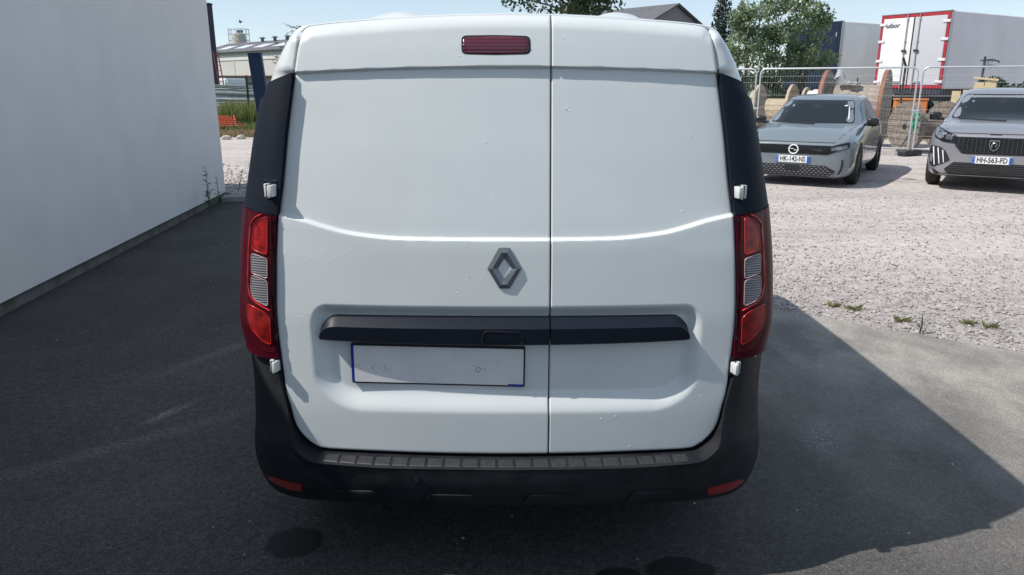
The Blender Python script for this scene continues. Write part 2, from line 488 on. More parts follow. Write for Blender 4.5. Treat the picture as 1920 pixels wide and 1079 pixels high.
def gravel_mat():
    m, N, L, b = nt('gravel')
    g = N.new('ShaderNodeNewGeometry')
    def vor(sc):
        v = N.new('ShaderNodeTexVoronoi'); v.inputs['Scale'].default_value = sc; L.new(g.outputs['Position'], v.inputs['Vector']); return v
    def ramp(src, a, bb, ca, cb):
        r = N.new('ShaderNodeValToRGB'); r.color_ramp.elements[0].position = a; r.color_ramp.elements[1].position = bb
        r.color_ramp.elements[0].color = (*c3(ca), 1); r.color_ramp.elements[1].color = (*c3(cb), 1)
        L.new(src, r.inputs['Fac']); return r.outputs['Color']
    def mix(f, a, bb, mode='MIX'):
        n = N.new('ShaderNodeMix'); n.data_type = 'RGBA'; n.blend_type = mode
        for s, i in ((f, 0), (a, 6), (bb, 7)):
            if isinstance(s, (int, float)): n.inputs[i].default_value = s
            elif isinstance(s, tuple): n.inputs[i].default_value = (*s, 1)
            else: L.new(s, n.inputs[i])
        return n.outputs[2]
    v1 = vor(38); s1 = N.new('ShaderNodeSeparateColor'); L.new(v1.outputs['Color'], s1.inputs['Color'])
    stones = ramp(s1.outputs['Red'], 0, 1, (.255, .229, .22), (.415, .378, .362))
    n1 = N.new('ShaderNodeTexNoise'); n1.inputs['Scale'].default_value = .55; n1.inputs['Detail'].default_value = 6; n1.inputs['Roughness'].default_value = .62
    mpv = N.new('ShaderNodeMapping'); mpv.inputs['Rotation'].default_value = (0, 0, R(-14)); mpv.inputs['Scale'].default_value = (.55, 2.0, 1)
    L.new(g.outputs['Position'], mpv.inputs['Vector']); L.new(mpv.outputs[0], n1.inputs['Vector'])
    dusty = ramp(n1.outputs['Fac'], .34, .56, .25, 1)
    # driven, compacted lane of pale dust across the yard
    sep = N.new('ShaderNodeSeparateXYZ'); L.new(g.outputs['Position'], sep.inputs[0])
    lane = N.new('ShaderNodeMapRange'); lane.inputs['From Min'].default_value = 6.0; lane.inputs['From Max'].default_value = 8.6
    dd = N.new('ShaderNodeMath'); dd.operation = 'MULTIPLY_ADD'; dd.inputs[1].default_value = .35
    L.new(sep.outputs['X'], dd.inputs[0]); L.new(sep.outputs['Y'], dd.inputs[2])
    L.new(dd.outputs[0], lane.inputs['Value'])
    mm = N.new('ShaderNodeMath'); mm.operation = 'MULTIPLY'; L.new(lane.outputs[0], mm.inputs[0]); L.new(dusty, mm.inputs[1])
    col = mix(mm.outputs[0], stones, (.485, .437, .412))
    n2 = N.new('ShaderNodeTexNoise'); n2.inputs['Scale'].default_value = 9; n2.inputs['Detail'].default_value = 5; L.new(g.outputs['Position'], n2.inputs['Vector'])
    col = mix(1.0, col, ramp(n2.outputs['Fac'], .3, .7, .78, 1.15), 'MULTIPLY')
    L.new(col, b.inputs['Base Color']); b.inputs['Roughness'].default_value = .9; b.inputs['Specular IOR Level'].default_value = .2
    bu = N.new('ShaderNodeBump'); bu.inputs['Strength'].default_value = .8; bu.inputs['Distance'].default_value = .012
    L.new(v1.outputs['Distance'], bu.inputs['Height']); bu.invert = True
    L.new(bu.outputs['Normal'], b.inputs['Normal'])
    return m
M_ASPH = asphalt_mat()
M_GRAV = gravel_mat()
M_EARTH = mat('earth', (.10, .10, .07), .95, col2=(.06, .09, .035), vscale=.15)
M_RENDER = mat('white_render', (.67, .67, .665), .85, var=.035, vscale=2.2, bump=.9, bscale=120, bdist=.004)
M_CONC = mat('concrete', (.26, .255, .25), .9, var=.22, vscale=6, bump=.4, bscale=60)
M_PLINTH = mat('dirty_plinth', (.085, .085, .085), .95, col2=(.17, .168, .162), vscale=5, bump=.5, bscale=50)
M_GALV = mat('galvanised_steel', (.46, .48, .50), .42, metal=.75, var=.15, vscale=6)
M_DSTEEL = mat('dark_steel', (.030, .036, .050), .55, var=.2)
M_NAVY = mat('navy_paint', (.010, .018, .042), .5, var=.1, spec=.25)
M_GREENP = mat('green_coated_steel', (.012, .030, .026), .5)
M_WOOD = mat('weathered_wood', (.22, .185, .15), .85, col2=(.36, .31, .26), vscale=14, bump=.4, bscale=40)
M_PALEW = mat('pale_new_wood', (.55, .43, .25), .8, col2=(.64, .53, .34), vscale=10)
M_OLDW = mat('old_grey_wood', (.13, .105, .09), .9, col2=(.24, .20, .17), vscale=9, bump=.5, bscale=30)
M_RUST = mat('rusty_rim_steel', (.20, .080, .050), .7, col2=(.28, .125, .08), vscale=14)
M_FILM = mat('white_plastic_film', (.66, .66, .66), .25, bump=.8, bscale=14, bdist=.03)
M_BARK = mat('bark', (.075, .060, .048), .9, col2=(.15, .13, .11), vscale=20)
M_LEAF = leafmat('leaf_green', (.062, .110, .056), (.29, .37, .20), .32)
M_LEAFD = leafmat('leaf_dark', (.016, .034, .016), (.065, .105, .040))
M_PINE = leafmat('needle_dark', (.014, .028, .022), (.04, .065, .045))
M_GRASS = leafmat('grass_blade', (.075, .11, .030), (.30, .33, .12), .6)
M_TUFT = leafmat('yellow_tuft', (.13, .14, .055), (.33, .32, .15), .6)
M_DRY = leafmat('dry_grass', (.20, .15, .08), (.38, .30, .17), .7)

M_WOODP = mat('pale_plank_wood', (.34, .27, .19), .85, col2=(.46, .39, .29), vscale=12, bump=.3, bscale=40)
M_FILM2 = mat('crumpled_film', (.58, .60, .62), .2, trans=.5, bump=.6, bscale=20)
M_OR = mat('orange_red_plastic', (.50, .065, .025), .5)
M_STONE2 = mat('pale_stone', (.46, .42, .36), .9, var=.15, vscale=12)
M_DSTEELB = mat('blue_dark_steel', (.022, .032, .052), .65, spec=.2)
M_REDL = mat('red_ladder_paint', (.20, .035, .030), .5)
M_HALL = mat('hall_cladding', (.50, .48, .455), .8, var=.05, vscale=.3)
M_HALLB = mat('hall_band', (.58, .56, .53), .6)
M_ROOF = mat('dark_slate_roof', (.105, .105, .115), .8, var=.12, vscale=1.5)
M_ROOFV = mat('roof_vent_grey', (.12, .13, .14), .6)
M_SKYL = mat('skylight_panel', (.62, .64, .66), .3)
M_SILO = mat('silo_skin', (.52, .48, .40), .6, col2=(.36, .33, .28), vscale=1.2)
M_SHED = mat('shed_grey', (.34, .34, .34), .8, var=.1)
M_BROWN = mat('brown_eaves', (.13, .085, .065), .8)
M_NAVYP = mat('navy_post_paint', (.011, .026, .064), .5, spec=.25)
M_HOUSE = mat('house_grey_render', (.23, .225, .235), .85, var=.06, vscale=.6)

# ------------------------------------------------------------------ ground
def sheet(name, pts, z, m, kind='structure', sub=None):
    me = raw_mesh(name, [(p[0], p[1], z) for p in pts], [tuple(range(len(pts)))])
    b = bmesh.new(); b.from_mesh(me); bmesh.ops.triangulate(b, faces=b.faces); bmesh.ops.recalc_face_normals(b, faces=b.faces)
    for f in b.faces:
        if f.normal.z < 0: f.normal_flip()
    b.to_mesh(me); b.free()
    return tag(mesh_obj(name, me, m), kind=kind)
S_ = 900
sheet('ground', [(-S_, -S_), (S_, -S_), (S_, S_), (-S_, S_)], -.012, M_EARTH)
sheet('gravel_yard', [(-14, -14), (60, -14), (60, 62), (-2, 62), (-4, 26.0), (-14, 25.0)], -.004, M_GRAV)
edge_px = [(1920, 661), (1800, 641), (1700, 624), (1600, 606), (1520, 592), (1450, 581)]
EDGE = [Vector((9.0, 1.6, 0)), Vector((6.0, 2.9, 0)), Vector((4.4, 3.72, 0))] + [gnd(*p) for p in edge_px] + [Vector((1.0, 6.05, 0)), Vector((-.8, 7.9, 0)), Vector((-2.6, 10.2, 0)), Vector((-3.4, 11.0, 0)), Vector((-4.0, 11.35, 0)), Vector((-5.2, 11.55, 0))]
ed = resample(catmull([(p.x, p.y) for p in EDGE], 8), 170)
ed = ed + rng.normal(0, .010, ed.shape)
sheet('asphalt_road', [(-14, -12), (12, -12), (12, .5)] + [tuple(p) for p in ed] + [(-14, 11.6)], .002, M_ASPH)

# ------------------------------------------------------------------ white building on the left
WA, WB = Vector((-3.625, 5.02, 0)), Vector((-4.150, 10.80, 0))
wd = (WB - WA).normalized()
wn_ = Vector((wd.y, -wd.x, 0))                # outward, towards the van
W0 = WA - wd * 12.0
bld = empty('white_building', (-6, 5, 0), 0, 'white rendered building wall with grey plinth running along the left', 'building')
H_B = 3.56
def wallbox(mb, a, b, off_in, off_out, z0, z1, m=0):
    q = [a + wn_ * off_out, b + wn_ * off_out, b - wn_ * off_in, a - wn_ * off_in]
    mb.add([(p.x, p.y, z0) for p in q] + [(p.x, p.y, z1) for p in q], [(0, 3, 2, 1), (4, 5, 6, 7), (0, 1, 5, 4), (1, 2, 6, 5), (2, 3, 7, 6), (3, 0, 4, 7)], m)
mb = MB(); wallbox(mb, W0, WB, 9, .0, .095, H_B); mb.build('wall', M_RENDER, bld, True)
mb = MB(); wallbox(mb, W0, WB - wd * .03, 8.9, -.022, -.01, .093); mb.build('plinth', M_PLINTH, bld, True)
mb = MB(); wallbox(mb, W0, WB + wd * .04, 9.1, .05, H_B + .003, H_B + .07); mb.build('coping', M_DSTEEL, bld, True)
mb = MB(); wallbox(mb, WB + wd * .01, WB + wd * 1.45, 8, -.62, 0, H_B - .2); mb.build('rear_wing', M_RENDER, bld, True)
mb = MB(); wallbox(mb, W0, WB, .0, .012, .0955, .103); mb.build('drip_edge', M_DSTEEL, bld, True)
# concrete channel at the wall's corner
kb = MB()
for i in range(4):
    a = Vector((-4.12 + i * .62, 10.62 + i * .10, .03))
    kb.box(a + Vector((.30, .0, 0)), (.60, .20, .09), 0, .012, 1, Matrix.Rotation(R(9), 4, 'Z'))
    kb.box(a + Vector((.27, .34, -.01)), (.60, .20, .07), 0, .012, 1, Matrix.Rotation(R(9), 4, 'Z'))
tag(kb.build('kerb', M_CONC), kind='structure')

# ------------------------------------------------------------------ the van
XC = -0.0185
XSPLIT = 0.1345
ZK = np.array([.30, .46, .60, .90, 1.10, 1.20, 1.40, 1.60, 1.70, 1.80, 1.90])
YK = np.array([2.170, 2.165, 2.163, 2.172, 2.190, 2.204, 2.243, 2.287, 2.312, 2.342, 2.378])
_zz = np.linspace(.30, 1.90, 400)
_yy = np.interp(_zz, ZK, YK)
for _ in range(60): _yy[1:-1] = (_yy[:-2] + 2 * _yy[1:-1] + _yy[2:]) / 4
def base_y(x, z):
    """rear face of the van; x measured from its middle"""
    return np.interp(z, _zz, _yy) + .075 * np.asarray(x)**2 + .03 * np.asarray(x)**4
def half_px(hw, py, dy=0.0, D=None):
    """photo offset from the van's middle -> (x, y, z) on the rear face"""
    u = hw / F_PX; v = (539.5 - py) / F_PX
    ry = math.cos(PITCH) + v * math.sin(PITCH); rz = -math.sin(PITCH) + v * math.cos(PITCH)
    y = 2.2 if D is None else D
    for _ in range(12):
        s = y / ry
        x, z = u * s, CAM_H + rz * s
        if D is None: y = float(base_y(x, z)) + dy
    s = y / ry
    return np.array([u * s, y, CAM_H + rz * s])
OUT = [(0, 853), (150, 851), (230, 848), (310, 844.5), (338, 842.5), (352, 839.5), (368, 830), (383, 816), (394, 800), (400, 785), (406, 762), (413, 738), (420, 690), (427, 640), (431, 600), (432.5, 560), (432, 480), (428, 400), (421, 340), (413, 250), (402, 160), (397, 130), (392, 95), (387, 70), (381, 57), (372, 50), (355, 46.5), (300, 41), (200, 33.5), (90, 28.5), (0, 27)]
def o3(hw, py): return half_px(hw, py, .03 if py < 60 else 0)
OW = np.array([o3(*p)[[0, 2]] for p in OUT])
def seg(i, j): return catmull(OW[i:j + 1], 10)
I_BR, I_TR = OUT.index((368, 830)), OUT.index((381, 57))
cb, cs, ct = seg(0, I_BR), seg(I_BR, I_TR), seg(I_TR, len(OUT) - 1)       # bottom (middle to corner), side (up), top (corner to middle)
def cut_at(curve, x0):                                                    # z of a middle-to-side curve at |x|
    i = np.argsort(curve[:, 0]); return float(np.interp(abs(x0), curve[i, 0], curve[i, 1]))
def lineZ(pairs, fixed=None):
    w = np.array([half_px(*p)[[0, 2]] for p in pairs]); w = catmull(w, 8)
    return lambda x: np.interp(np.abs(x), w[:, 0], w[:, 1])
_lw = np.array([half_px(*p)[[0, 2]] for p in ((0, 123.5), (150, 124.8), (300, 129), (400, 135))])
_lc = np.linalg.lstsq(np.stack([_lw[:, 0]**0, _lw[:, 0]**2], 1), _lw[:, 1], rcond=None)[0]
z_lip = lambda x: _lc[0] + _lc[1] * np.asarray(x)**2
z_sho = lineZ([(0, 452), (80, 452), (200, 450), (240, 447), (300, 438.5), (340, 428), (375, 417), (400, 411), (432, 404)])
RX0 = half_px(368, 640)[0]
RZ1, RZ0 = half_px(0, 574)[2], half_px(0, 778)[2]
def recess(x, z, depth=.028):
    cxr, czr = 0.0, (RZ0 + RZ1) / 2
    hx, hz = RX0, (RZ1 - RZ0) / 2
    t = np.clip((z - RZ0) / (RZ1 - RZ0), 0, 1)
    r = .16 - .10 * t
    qx = np.abs(x) - hx + r; qz = np.abs(z - czr) - hz + r
    sd = np.hypot(np.maximum(qx, 0), np.maximum(qz, 0)) + np.minimum(np.maximum(qx, qz), 0) - r
    w = .078 - .040 * t**2
    return depth * sstep(0, 1, -sd / w)
def roll(d, r):
    d = np.clip(d, 0, r); return r - np.sqrt(np.maximum(r * r - (r - d)**2, 0))
def pl_dist(P, C):
    out = np.full(len(P), 1e9)
    for a, b in zip(C[:-1], C[1:]):
        d = b - a; l2 = d @ d
        if l2 < 1e-14: continue
        t = np.clip(((P - a) @ d) / l2, 0, 1)
        out = np.minimum(out, np.hypot(*(P - a - t[:, None] * d).T))
    return out
def door_y(x, z, edges=True):
    y = base_y(x, z)
    lip = sstep(.0, .009, z_lip(x) - z)
    sho = sstep(-.001, .0075, z - z_sho(x))
    y = y + .0155 * lip * sho
    # a softly raised shoulder just under the ledge and a faint crown over the recess
    y = y - .0016 * np.exp(-((z - z_sho(x)) / .05)**2) * (1 - sho)
    y = y + recess(x, z)
    return y
def door_mesh(side):
    mir = np.array([-1, 1])
    if side == 'l':
        xs = XSPLIT - .0019
        bot = np.vstack([(cb[::-1]) * mir, [[p[0], p[1]] for p in cb if 0 < p[0] < xs - .01], [[xs, cut_at(cb, xs)]]])
        top = np.vstack([ct * mir, [[p[0], p[1]] for p in ct[::-1] if 0 < p[0] < xs - .01], [[xs, cut_at(ct, xs)]]])
        sidec = cs * mir
    else:
        xs = XSPLIT + .0019
        bot = np.vstack([cb[::-1][cb[::-1][:, 0] > xs + .01], [[xs, cut_at(cb, xs)]]])
        top = np.vstack([ct[ct[:, 0] > xs + .01], [[xs, cut_at(ct, xs)]]])
        sidec = cs
    spl = np.array([[xs, bot[-1, 1]], [xs, top[-1, 1]]])
    nu, nv = (200 if side == 'l' else 150), 520
    wv = np.linspace(0, 1, nv)
    B, T = resample(bot, nu), resample(top, nu)
    Lc, Rc = resample(sidec, nv), resample(spl, nv)
    u = np.linspace(0, 1, nu)[:, None, None]; v = wv[None, :, None]
    P = (1 - v) * B[:, None] + v * T[:, None] + (1 - u) * Lc[None] + u * Rc[None] - ((1 - u) * (1 - v) * B[0] + u * (1 - v) * B[-1] + (1 - u) * v * T[0] + u * v * T[-1])
    P = P.reshape(-1, 2)
    y = door_y(P[:, 0], P[:, 1])
    y += roll(pl_dist(P, np.vstack([bot[::-1], sidec])), .010) + roll(pl_dist(P, spl), .0042) + roll(pl_dist(P, top), .045)
    V = np.stack([P[:, 0] + XC, y, P[:, 1]], 1)
    Fq = grid_faces(nu, nv)
    idx = np.arange(nu * nv).reshape(nu, nv)
    loop = np.r_[idx[:, 0], idx[-1, 1:], idx[-2::-1, -1], idx[0, -2:0:-1]]
    n0 = len(V); W = V[loop].copy(); W[:, 1] += .03
    V = np.vstack([V, W]); k = len(loop); j = np.arange(k)
    Fq = np.vstack([Fq, np.stack([loop, n0 + j, n0 + (j + 1) % k, loop[(j + 1) % k]], 1)])
    if side == 'x': pass
    return V, Fq
van = empty('delivery_van', (XC, 2.2, 0), 0, 'white panel van with twin rear doors and black bumper standing on the asphalt', 'van')
doors = {}
for s in 'lr':
    V, Fq = door_mesh(s)
    me = np_mesh('rear_door', V, Fq)
    b = bmesh.new(); b.from_mesh(me); bmesh.ops.recalc_face_normals(b, faces=b.faces); b.to_mesh(me); b.free()
    doors[s] = mesh_obj('rear_door', me, M_VAN, van, True, 40)
doors['l']['label'] = 'wider left rear door with diamond emblem and blank number plate'
doors['r']['label'] = 'narrower right rear door without a plate'
# dark seal behind the gaps
outer = np.vstack([cb, cs[1:], ct[1:]])
full = np.vstack([outer, (outer[::-1][1:-1]) * np.array([-1, 1])])
sv, sf = tri_fill([tuple(p) for p in resample(np.vstack([full, full[:1]]), 150)[:-1] * np.array([1.004, 1.0])], .06)
me = raw_mesh('door_seal', [(p[0] + XC, float(base_y(p[0], p[1])) + .060, p[1]) for p in sv], sf)
mesh_obj('door_seal', me, M_SEAL, van, True)

# rear corner surface C(s, t): from the door edge round to the side
PAIR = [((420, 690), (472, 690)), ((427, 640), (480, 641)), ((431, 600), (490, 600)), ((432.5, 560), (492, 560)), ((432, 480), (491.5, 478)), ((428, 400), (485.5, 393)), ((421, 340), (477.5, 333)), ((413, 250), (464, 243)), ((402, 160), (446, 157)), ((397, 130), (435.5, 127)), ((392, 95), (420, 92)), ((387, 70), (405, 70)), ((381, 57), (394, 58)), ((372, 50), (380, 50.5)), ((355, 46.5), None), ((300, 41), None), ((200, 33.5), None), ((90, 28.5), None), ((0, 27), None)]
OO, FF = [], []
for (o, f) in PAIR:
    p = o3(*o); p[1] = float(base_y(p[0], p[2])) + .003
    if f is None or o[1] < 60: p[1] += .040
    Lk = .16 if o[1] > 120 else (.12 if f else .10)
    if f is None: q = p + np.array([0.004, Lk, .010])
    else:
        q = half_px(f[0], f[1], D=p[1] + .8 * Lk); q[1] = p[1] + Lk
    if 40 < o[1] < 136: p[0] += .0085
    if o[1] < 60: p[2] += .001
    OO.append(p); FF.append(q)
# lower continuation hidden by the bumper
OO = [np.array([.62, 2.30, .34]), np.array([.64, 2.28, .55])] + OO
FF = [np.array([.78, 2.46, .34]), np.array([.80, 2.44, .55])] + FF
S_PX = [900, 800] + [o[1] for o, f in PAIR]                # photo row of each station, to look stations up
OOc, FFc = catmull(OO, 10), catmull(FF, 10)
NS = len(OOc) - 1
def s_of(py, front=False):
    """station index (dense) whose door-edge point shows at photo row py"""
    return float(np.interp(-py, [-q for q in S_PX], np.arange(len(S_PX)))) * 10
def corner(s, th, push=0.0):
    """s dense index array, th 0..pi/2; x positive side"""
    i = np.clip(s, 0, NS); k = np.minimum(i.astype(int), NS - 1); t = (i - k)[:, None]
    O = OOc[k] * (1 - t) + OOc[k + 1] * t; Fv = FFc[k] * (1 - t) + FFc[k + 1] * t
    a = np.sin(th)[:, None]; c = (1 - np.cos(th))[:, None]
    P = np.empty_like(O)
    P[:, 0] = (O + (Fv - O) * a)[:, 0]; P[:, 2] = (O + (Fv - O) * a)[:, 2]
    P[:, 1] = O[:, 1] + (Fv[:, 1] - O[:, 1]) * c[:, 0]
    if np.any(push):
        P[:, 1] -= push * np.cos(th); P[:, 0] += push * np.sin(th)
    return P
def corner_patch(f0, f1, ns, nt_, push, sgn, inset=0.0, th0=0.0):
    """f0(th), f1(th): station bounds as functions of th"""
    th = np.linspace(th0, math.pi / 2, nt_)
    S0, S1 = f0(th), f1(th)
    w = np.linspace(0, 1, ns)
    S = S0[None] + (S1 - S0)[None] * w[:, None]
    T = np.repeat(th[None], ns, 0)
    P = corner(S.ravel(), T.ravel(), push).reshape(ns, nt_, 3)
    # extend forward along the side by a little and close back towards the body at the rims
    ext = P[:, -1:].copy(); ext[..., 1] += .08
    P = np.concatenate([P, ext], 1)
    lo = P[:1].copy(); hi = P[-1:].copy(); lf = P[:, :1].copy()
    Q = np.concatenate([P[:1] + 0, P, P[-1:] + 0], 0)
    Q[0, :, 1] += .02; Q[-1, :, 1] += .02; Q[0, -6:, 0] -= .02; Q[-1, -6:, 0] -= .02
    inn = Q[:, :1].copy(); inn[..., 1] += .03
    Q = np.concatenate([inn, Q], 1)
    V = Q.reshape(-1, 3).copy(); V[:, 0] = V[:, 0] * sgn + XC
    return V, grid_faces(Q.shape[0], Q.shape[1])
def pmesh(name, V, Fq, m, parent, smooth=40):
    me = np_mesh(name, V, Fq)
    b = bmesh.new(); b.from_mesh(me); bmesh.ops.recalc_face_normals(b, faces=b.faces); b.to_mesh(me); b.free()
    return mesh_obj(name, me, m, parent, True, smooth), me
lin = lambda a, b: (lambda th: a + (b - a) * (np.sin(th)))
cst = lambda a: (lambda th: np.full_like(th, a))

# body shell: corner ring, sides, roof and bonnet in one skin
ths = np.linspace(0, math.pi / 2, 9)
rows = []
sd = np.arange(0, NS + 1, 2.0)
_pa = np.interp(sd, [s_of(690), s_of(655)], [-.040, -.006])
_pb = np.interp(sd, [s_of(170), s_of(140), s_of(132)], [-.030, -.022, -.004])
def body_push(th): return np.minimum(_pa, _pb * math.cos(th)**2 - .003 * math.sin(th)**2)
r0_ = corner(sd, np.zeros_like(sd), body_push(0)); _up = sd > s_of(136)
r0_[:, 1] += np.where(_up, .016, .05); r0_[:, 0] -= np.where(_up & (r0_[:, 0] > .3), .011, 0); r0_[:, 2] -= np.where(sd > s_of(62), .008, 0); rows.append(r0_)
for th in ths: rows.append(corner(sd, np.full_like(sd, th), body_push(th)))
Fend = rows[-1]
for yy, kx, kz in ((2.75, .004, .003), (3.3, .008, .008), (4.2, .012, .010), (5.1, .008, .0), (5.35, .0, -.02)):
    q = Fend.copy(); q[:, 1] = yy
    q[:, 0] += kx * np.sign(q[:, 0]); q[:, 2] += np.where(q[:, 2] > 1.6, kz, 0); rows.append(q)
for yy, top, wx in ((5.75, 1.42, .93), (6.0, 1.20, .92), (6.1, 1.10, .96), (6.5, .98, .93), (6.68, .86, .82), (6.74, .70, .74)):
    q = Fend.copy(); q[:, 1] = yy
    zt = q[:, 2].max(); q[:, 2] = .34 + (q[:, 2] - .34) * (top - .34) / (zt - .34); q[:, 0] *= wx + (0 if top > .9 else 0); rows.append(q)
A = np.array(rows)                                          # (nr, ns, 3)
Bm = A[:, ::-1].copy(); Bm[..., 0] *= -1
AB = np.concatenate([A, Bm[:, 1:]], 1); AB[..., 0] += XC
body, body_me = pmesh('body', AB.reshape(-1, 3), grid_faces(AB.shape[0], AB.shape[1]), M_VAN, van, 50)
mb = MB()
cap = AB[-1]; c0 = cap.mean(0)
mb.add([tuple(p) for p in cap] + [tuple(c0 + np.array([0, .04, 0]))], [(i, i + 1, len(cap)) for i in range(len(cap) - 1)])
mb.build('front_grille', M_TRIM, van, True)
mb = MB(); mb.box((XC, 4.3, .33), (1.46, 4.1, .20), 0, .03); mb.build('underbody', M_SEAL, van, True)
# corner trims, lamps
SB = s_of(690)
lamps = {}
for sgn in (-1, 1):
    V, Fq = corner_patch(lin(s_of(404), s_of(386)), lambda th: s_of(158) + (s_of(196) - s_of(158)) * np.sin(th)**1.3, 60, 20, .012, sgn)
    ct_, _ = pmesh('corner_trim', V, Fq, M_TRIM, van, 50)
    V, Fq = corner_patch(lambda th: s_of(162) + (s_of(200) - s_of(162)) * np.sin(th)**1.3, lin(s_of(137), s_of(170)), 14, 20, .003, sgn)
    pmesh('trim_scoop', V, Fq, M_TRIM, ct_, 50)
    V, Fq = corner_patch(lin(s_of(670), s_of(642)), lin(s_of(405.5), s_of(387.5)), 60, 20, .014, sgn)
    lm, me = pmesh('tail_lamp', V, Fq, M_LAMPD, van, 50)
    lm['label'] = 'left red tail lamp' if sgn < 0 else 'right red tail lamp'
    lamps[sgn] = (lm, me)
# lamp insides traced on the left lamp, mirrored on the right
bml = BVHTree.FromPolygons([v.co[:] for v in lamps[-1][1].vertices], [p.vertices[:] for p in lamps[-1][1].polygons])
camo = Vector((0, 0, CAM_H))
def camray(p): return camo, ray(p[0], p[1]).normalized()
def zl(p, s=2.997, o=(430, 360)): return (p[0] / s + o[0], p[1] / s + o[1])
def lens(name, pts, m, off, step=6, rnd=4, depth=.004):
    pts = round_poly([zl(p) for p in pts], rnd, 3)
    for sgn in (-1, 1):
        mbx = patch(pts, step, bml, camray, off, depth, None if sgn < 0 else XC)
        mbx.build(name, m, lamps[sgn][0], True, 50)
def guide(name, pts, m, off, r, closed=False):
    pts = [zl(p) for p in pts]
    if closed: pts = round_poly(pts, 5, 3); pts = pts + [pts[0]]
    P = resample(np.array(pts), 40); W = []
    for p in P:
        o, d = camray(p); h, n, i, t = bml.ray_cast(o, d)
        if h is None: continue
        if n.dot(d) > 0: n = -n
        W.append(h + n * off)
    for sgn in (-1, 1):
        Q = W if sgn < 0 else [Vector((2 * XC - v.x, v.y, v.z)) for v in W]
        MB().tube(Q, r, 6).build(name, m, lamps[sgn][0], True, 60)
lens('outer_lens', [(112, 62), (170, 95), (232, 128), (238, 300), (236, 560), (252, 800), (262, 905), (205, 900), (155, 868), (118, 795), (92, 700), (88, 560), (98, 350)], M_LAMP, .0015, 7, 6)
U1 = [(217, 142), (186, 150), (146, 195), (130, 322), (216, 356)]
C1 = [(129, 343), (216, 376), (217, 489), (130, 455)]
C2 = [(130, 465), (217, 500), (221, 643), (152, 610), (126, 562)]
O1 = [(106, 632), (116, 630), (193, 672), (231, 706), (239, 861), (190, 836), (132, 770), (110, 700)]
lens('inner_strip', [(241, 148), (266, 160), (272, 400), (276, 640), (283, 880), (264, 898), (254, 780), (240, 560)], mat('plum_black_lens', (.014, .003, .008), .2, spec=.25), .0025, 6, 3)
lens('red_lens', U1, M_RED, .004, 5)
lens('clear_lens', C1, M_CLEAR, .004, 5, 2)
lens('clear_lens', C2, M_CLEAR, .004, 5, 3)
lens('indicator_lens', O1, M_ORANGE, .004, 6, 4)
for q in (U1, O1): guide('lens_rim', q, M_RIM, .0045, .0011, True)
for q in (C1, C2): guide('lens_rim', q, mat('pale_lens_rim', (.55, .40, .42), .2, coat=.5), .0045, .0010, True)
guide('light_guide', [(183, 127), (150, 142), (122, 180), (112, 330), (108, 520), (118, 580), (150, 622), (228, 668)], M_RIM, .002, .0030)

# bumper: stations from under the left lamp round to the right one
#      A (door edge)     E (step edge)      M (mid face)       G (outer edge)
BST = [((426, 671, .004), (434, 668, .000), (454, 656, .020), (481.5, 639, .150)),
       ((417, 715, .006), (424, 715, -.006), (446, 713, .012), (473, 710, .145)),
       ((406, 762, .008), (411, 764, -.018), (438, 764, .004), (471, 764, .145)),
       ((400, 787, .010), (405, 802, -.036), (437, 798, -.004), (471, 795, .150)),
       ((384, 817, .012), (400, 836, -.052), (436, 829, -.016), (473, 822, .150)),
       ((369, 831, .012), (389, 851, -.062), (432, 858, -.008), (466.5, 866, .145)),
       ((351, 841.5, .012), (373, 863, -.070), (418, 888, -.002), (447, 905, .140)),
       ((330, 844, .012), (352, 869, -.076), (390, 905, -.020), (422, 925, .120)),
       ((300, 846, .012), (312, 872.5, -.080), (335, 910, -.046), (365, 937, .030)),
       ((230, 849, .012), (232, 878, -.085), (240, 912, -.072), (250, 944, -.030)),
       ((120, 853, .012), (120, 880.5, -.088), (120, 914, -.084), (122, 947, -.046)),
       ((0, 855, .012), (0, 882, -.090), (0, 915, -.087), (0, 948, -.048))]
def bpt(hw, py, off):
    p = half_px(hw, py, off)
    return p
rowsB = []
for k, (a, e, m_, g) in enumerate(BST):
    a, e, m_, g = (bpt(*q) for q in (a, e, m_, g))
    if k <= 6: h = g + np.array([-.002 if k < 5 else -.03, .42, .0]); h2 = h + np.array([-.04, .0, 0])
    elif k == 7: h = g + np.array([-.06, .3, .02]); h2 = h + np.array([-.04, 0, .05])
    else: h = g + np.array([0, .10, .005]); h2 = h + np.array([0, .03, .10])
    a0 = a + np.array([0, .05, 0]); ridge = e + (m_ - e) * .10 + np.array([0, .001, 0])
    am = a + (e - a) * .9
    rowsB.append([a0, a, am, e, ridge, m_, m_ + (g - m_) * .55 + np.array([0, -.016 if k < 8 else -.004, 0]), g, h, h2])
RB = np.array(rowsB)
cols = [catmull(RB[:, j], 8) for j in range(RB.shape[1])]
RBd = np.stack(cols, 1)
prof = []
for i in range(len(RBd)):
    p = RBd[i]
    smooth = catmull(p[3:8], 5)
    prof.append(np.vstack([p[:3], smooth, p[8:]]))
RBd = np.array(prof)
mirr = RBd[::-1][1:].copy(); mirr[..., 0] *= -1
RBf = np.concatenate([RBd, mirr], 0); RBf[..., 0] += XC
bumper, bumper_me = pmesh('bumper', RBf.reshape(-1, 3), grid_faces(RBf.shape[0], RBf.shape[1]), M_BUMP, van, 48)
bmb = BVHTree.FromPolygons([v.co[:] for v in bumper_me.vertices], [p.vertices[:] for p in bumper_me.polygons])
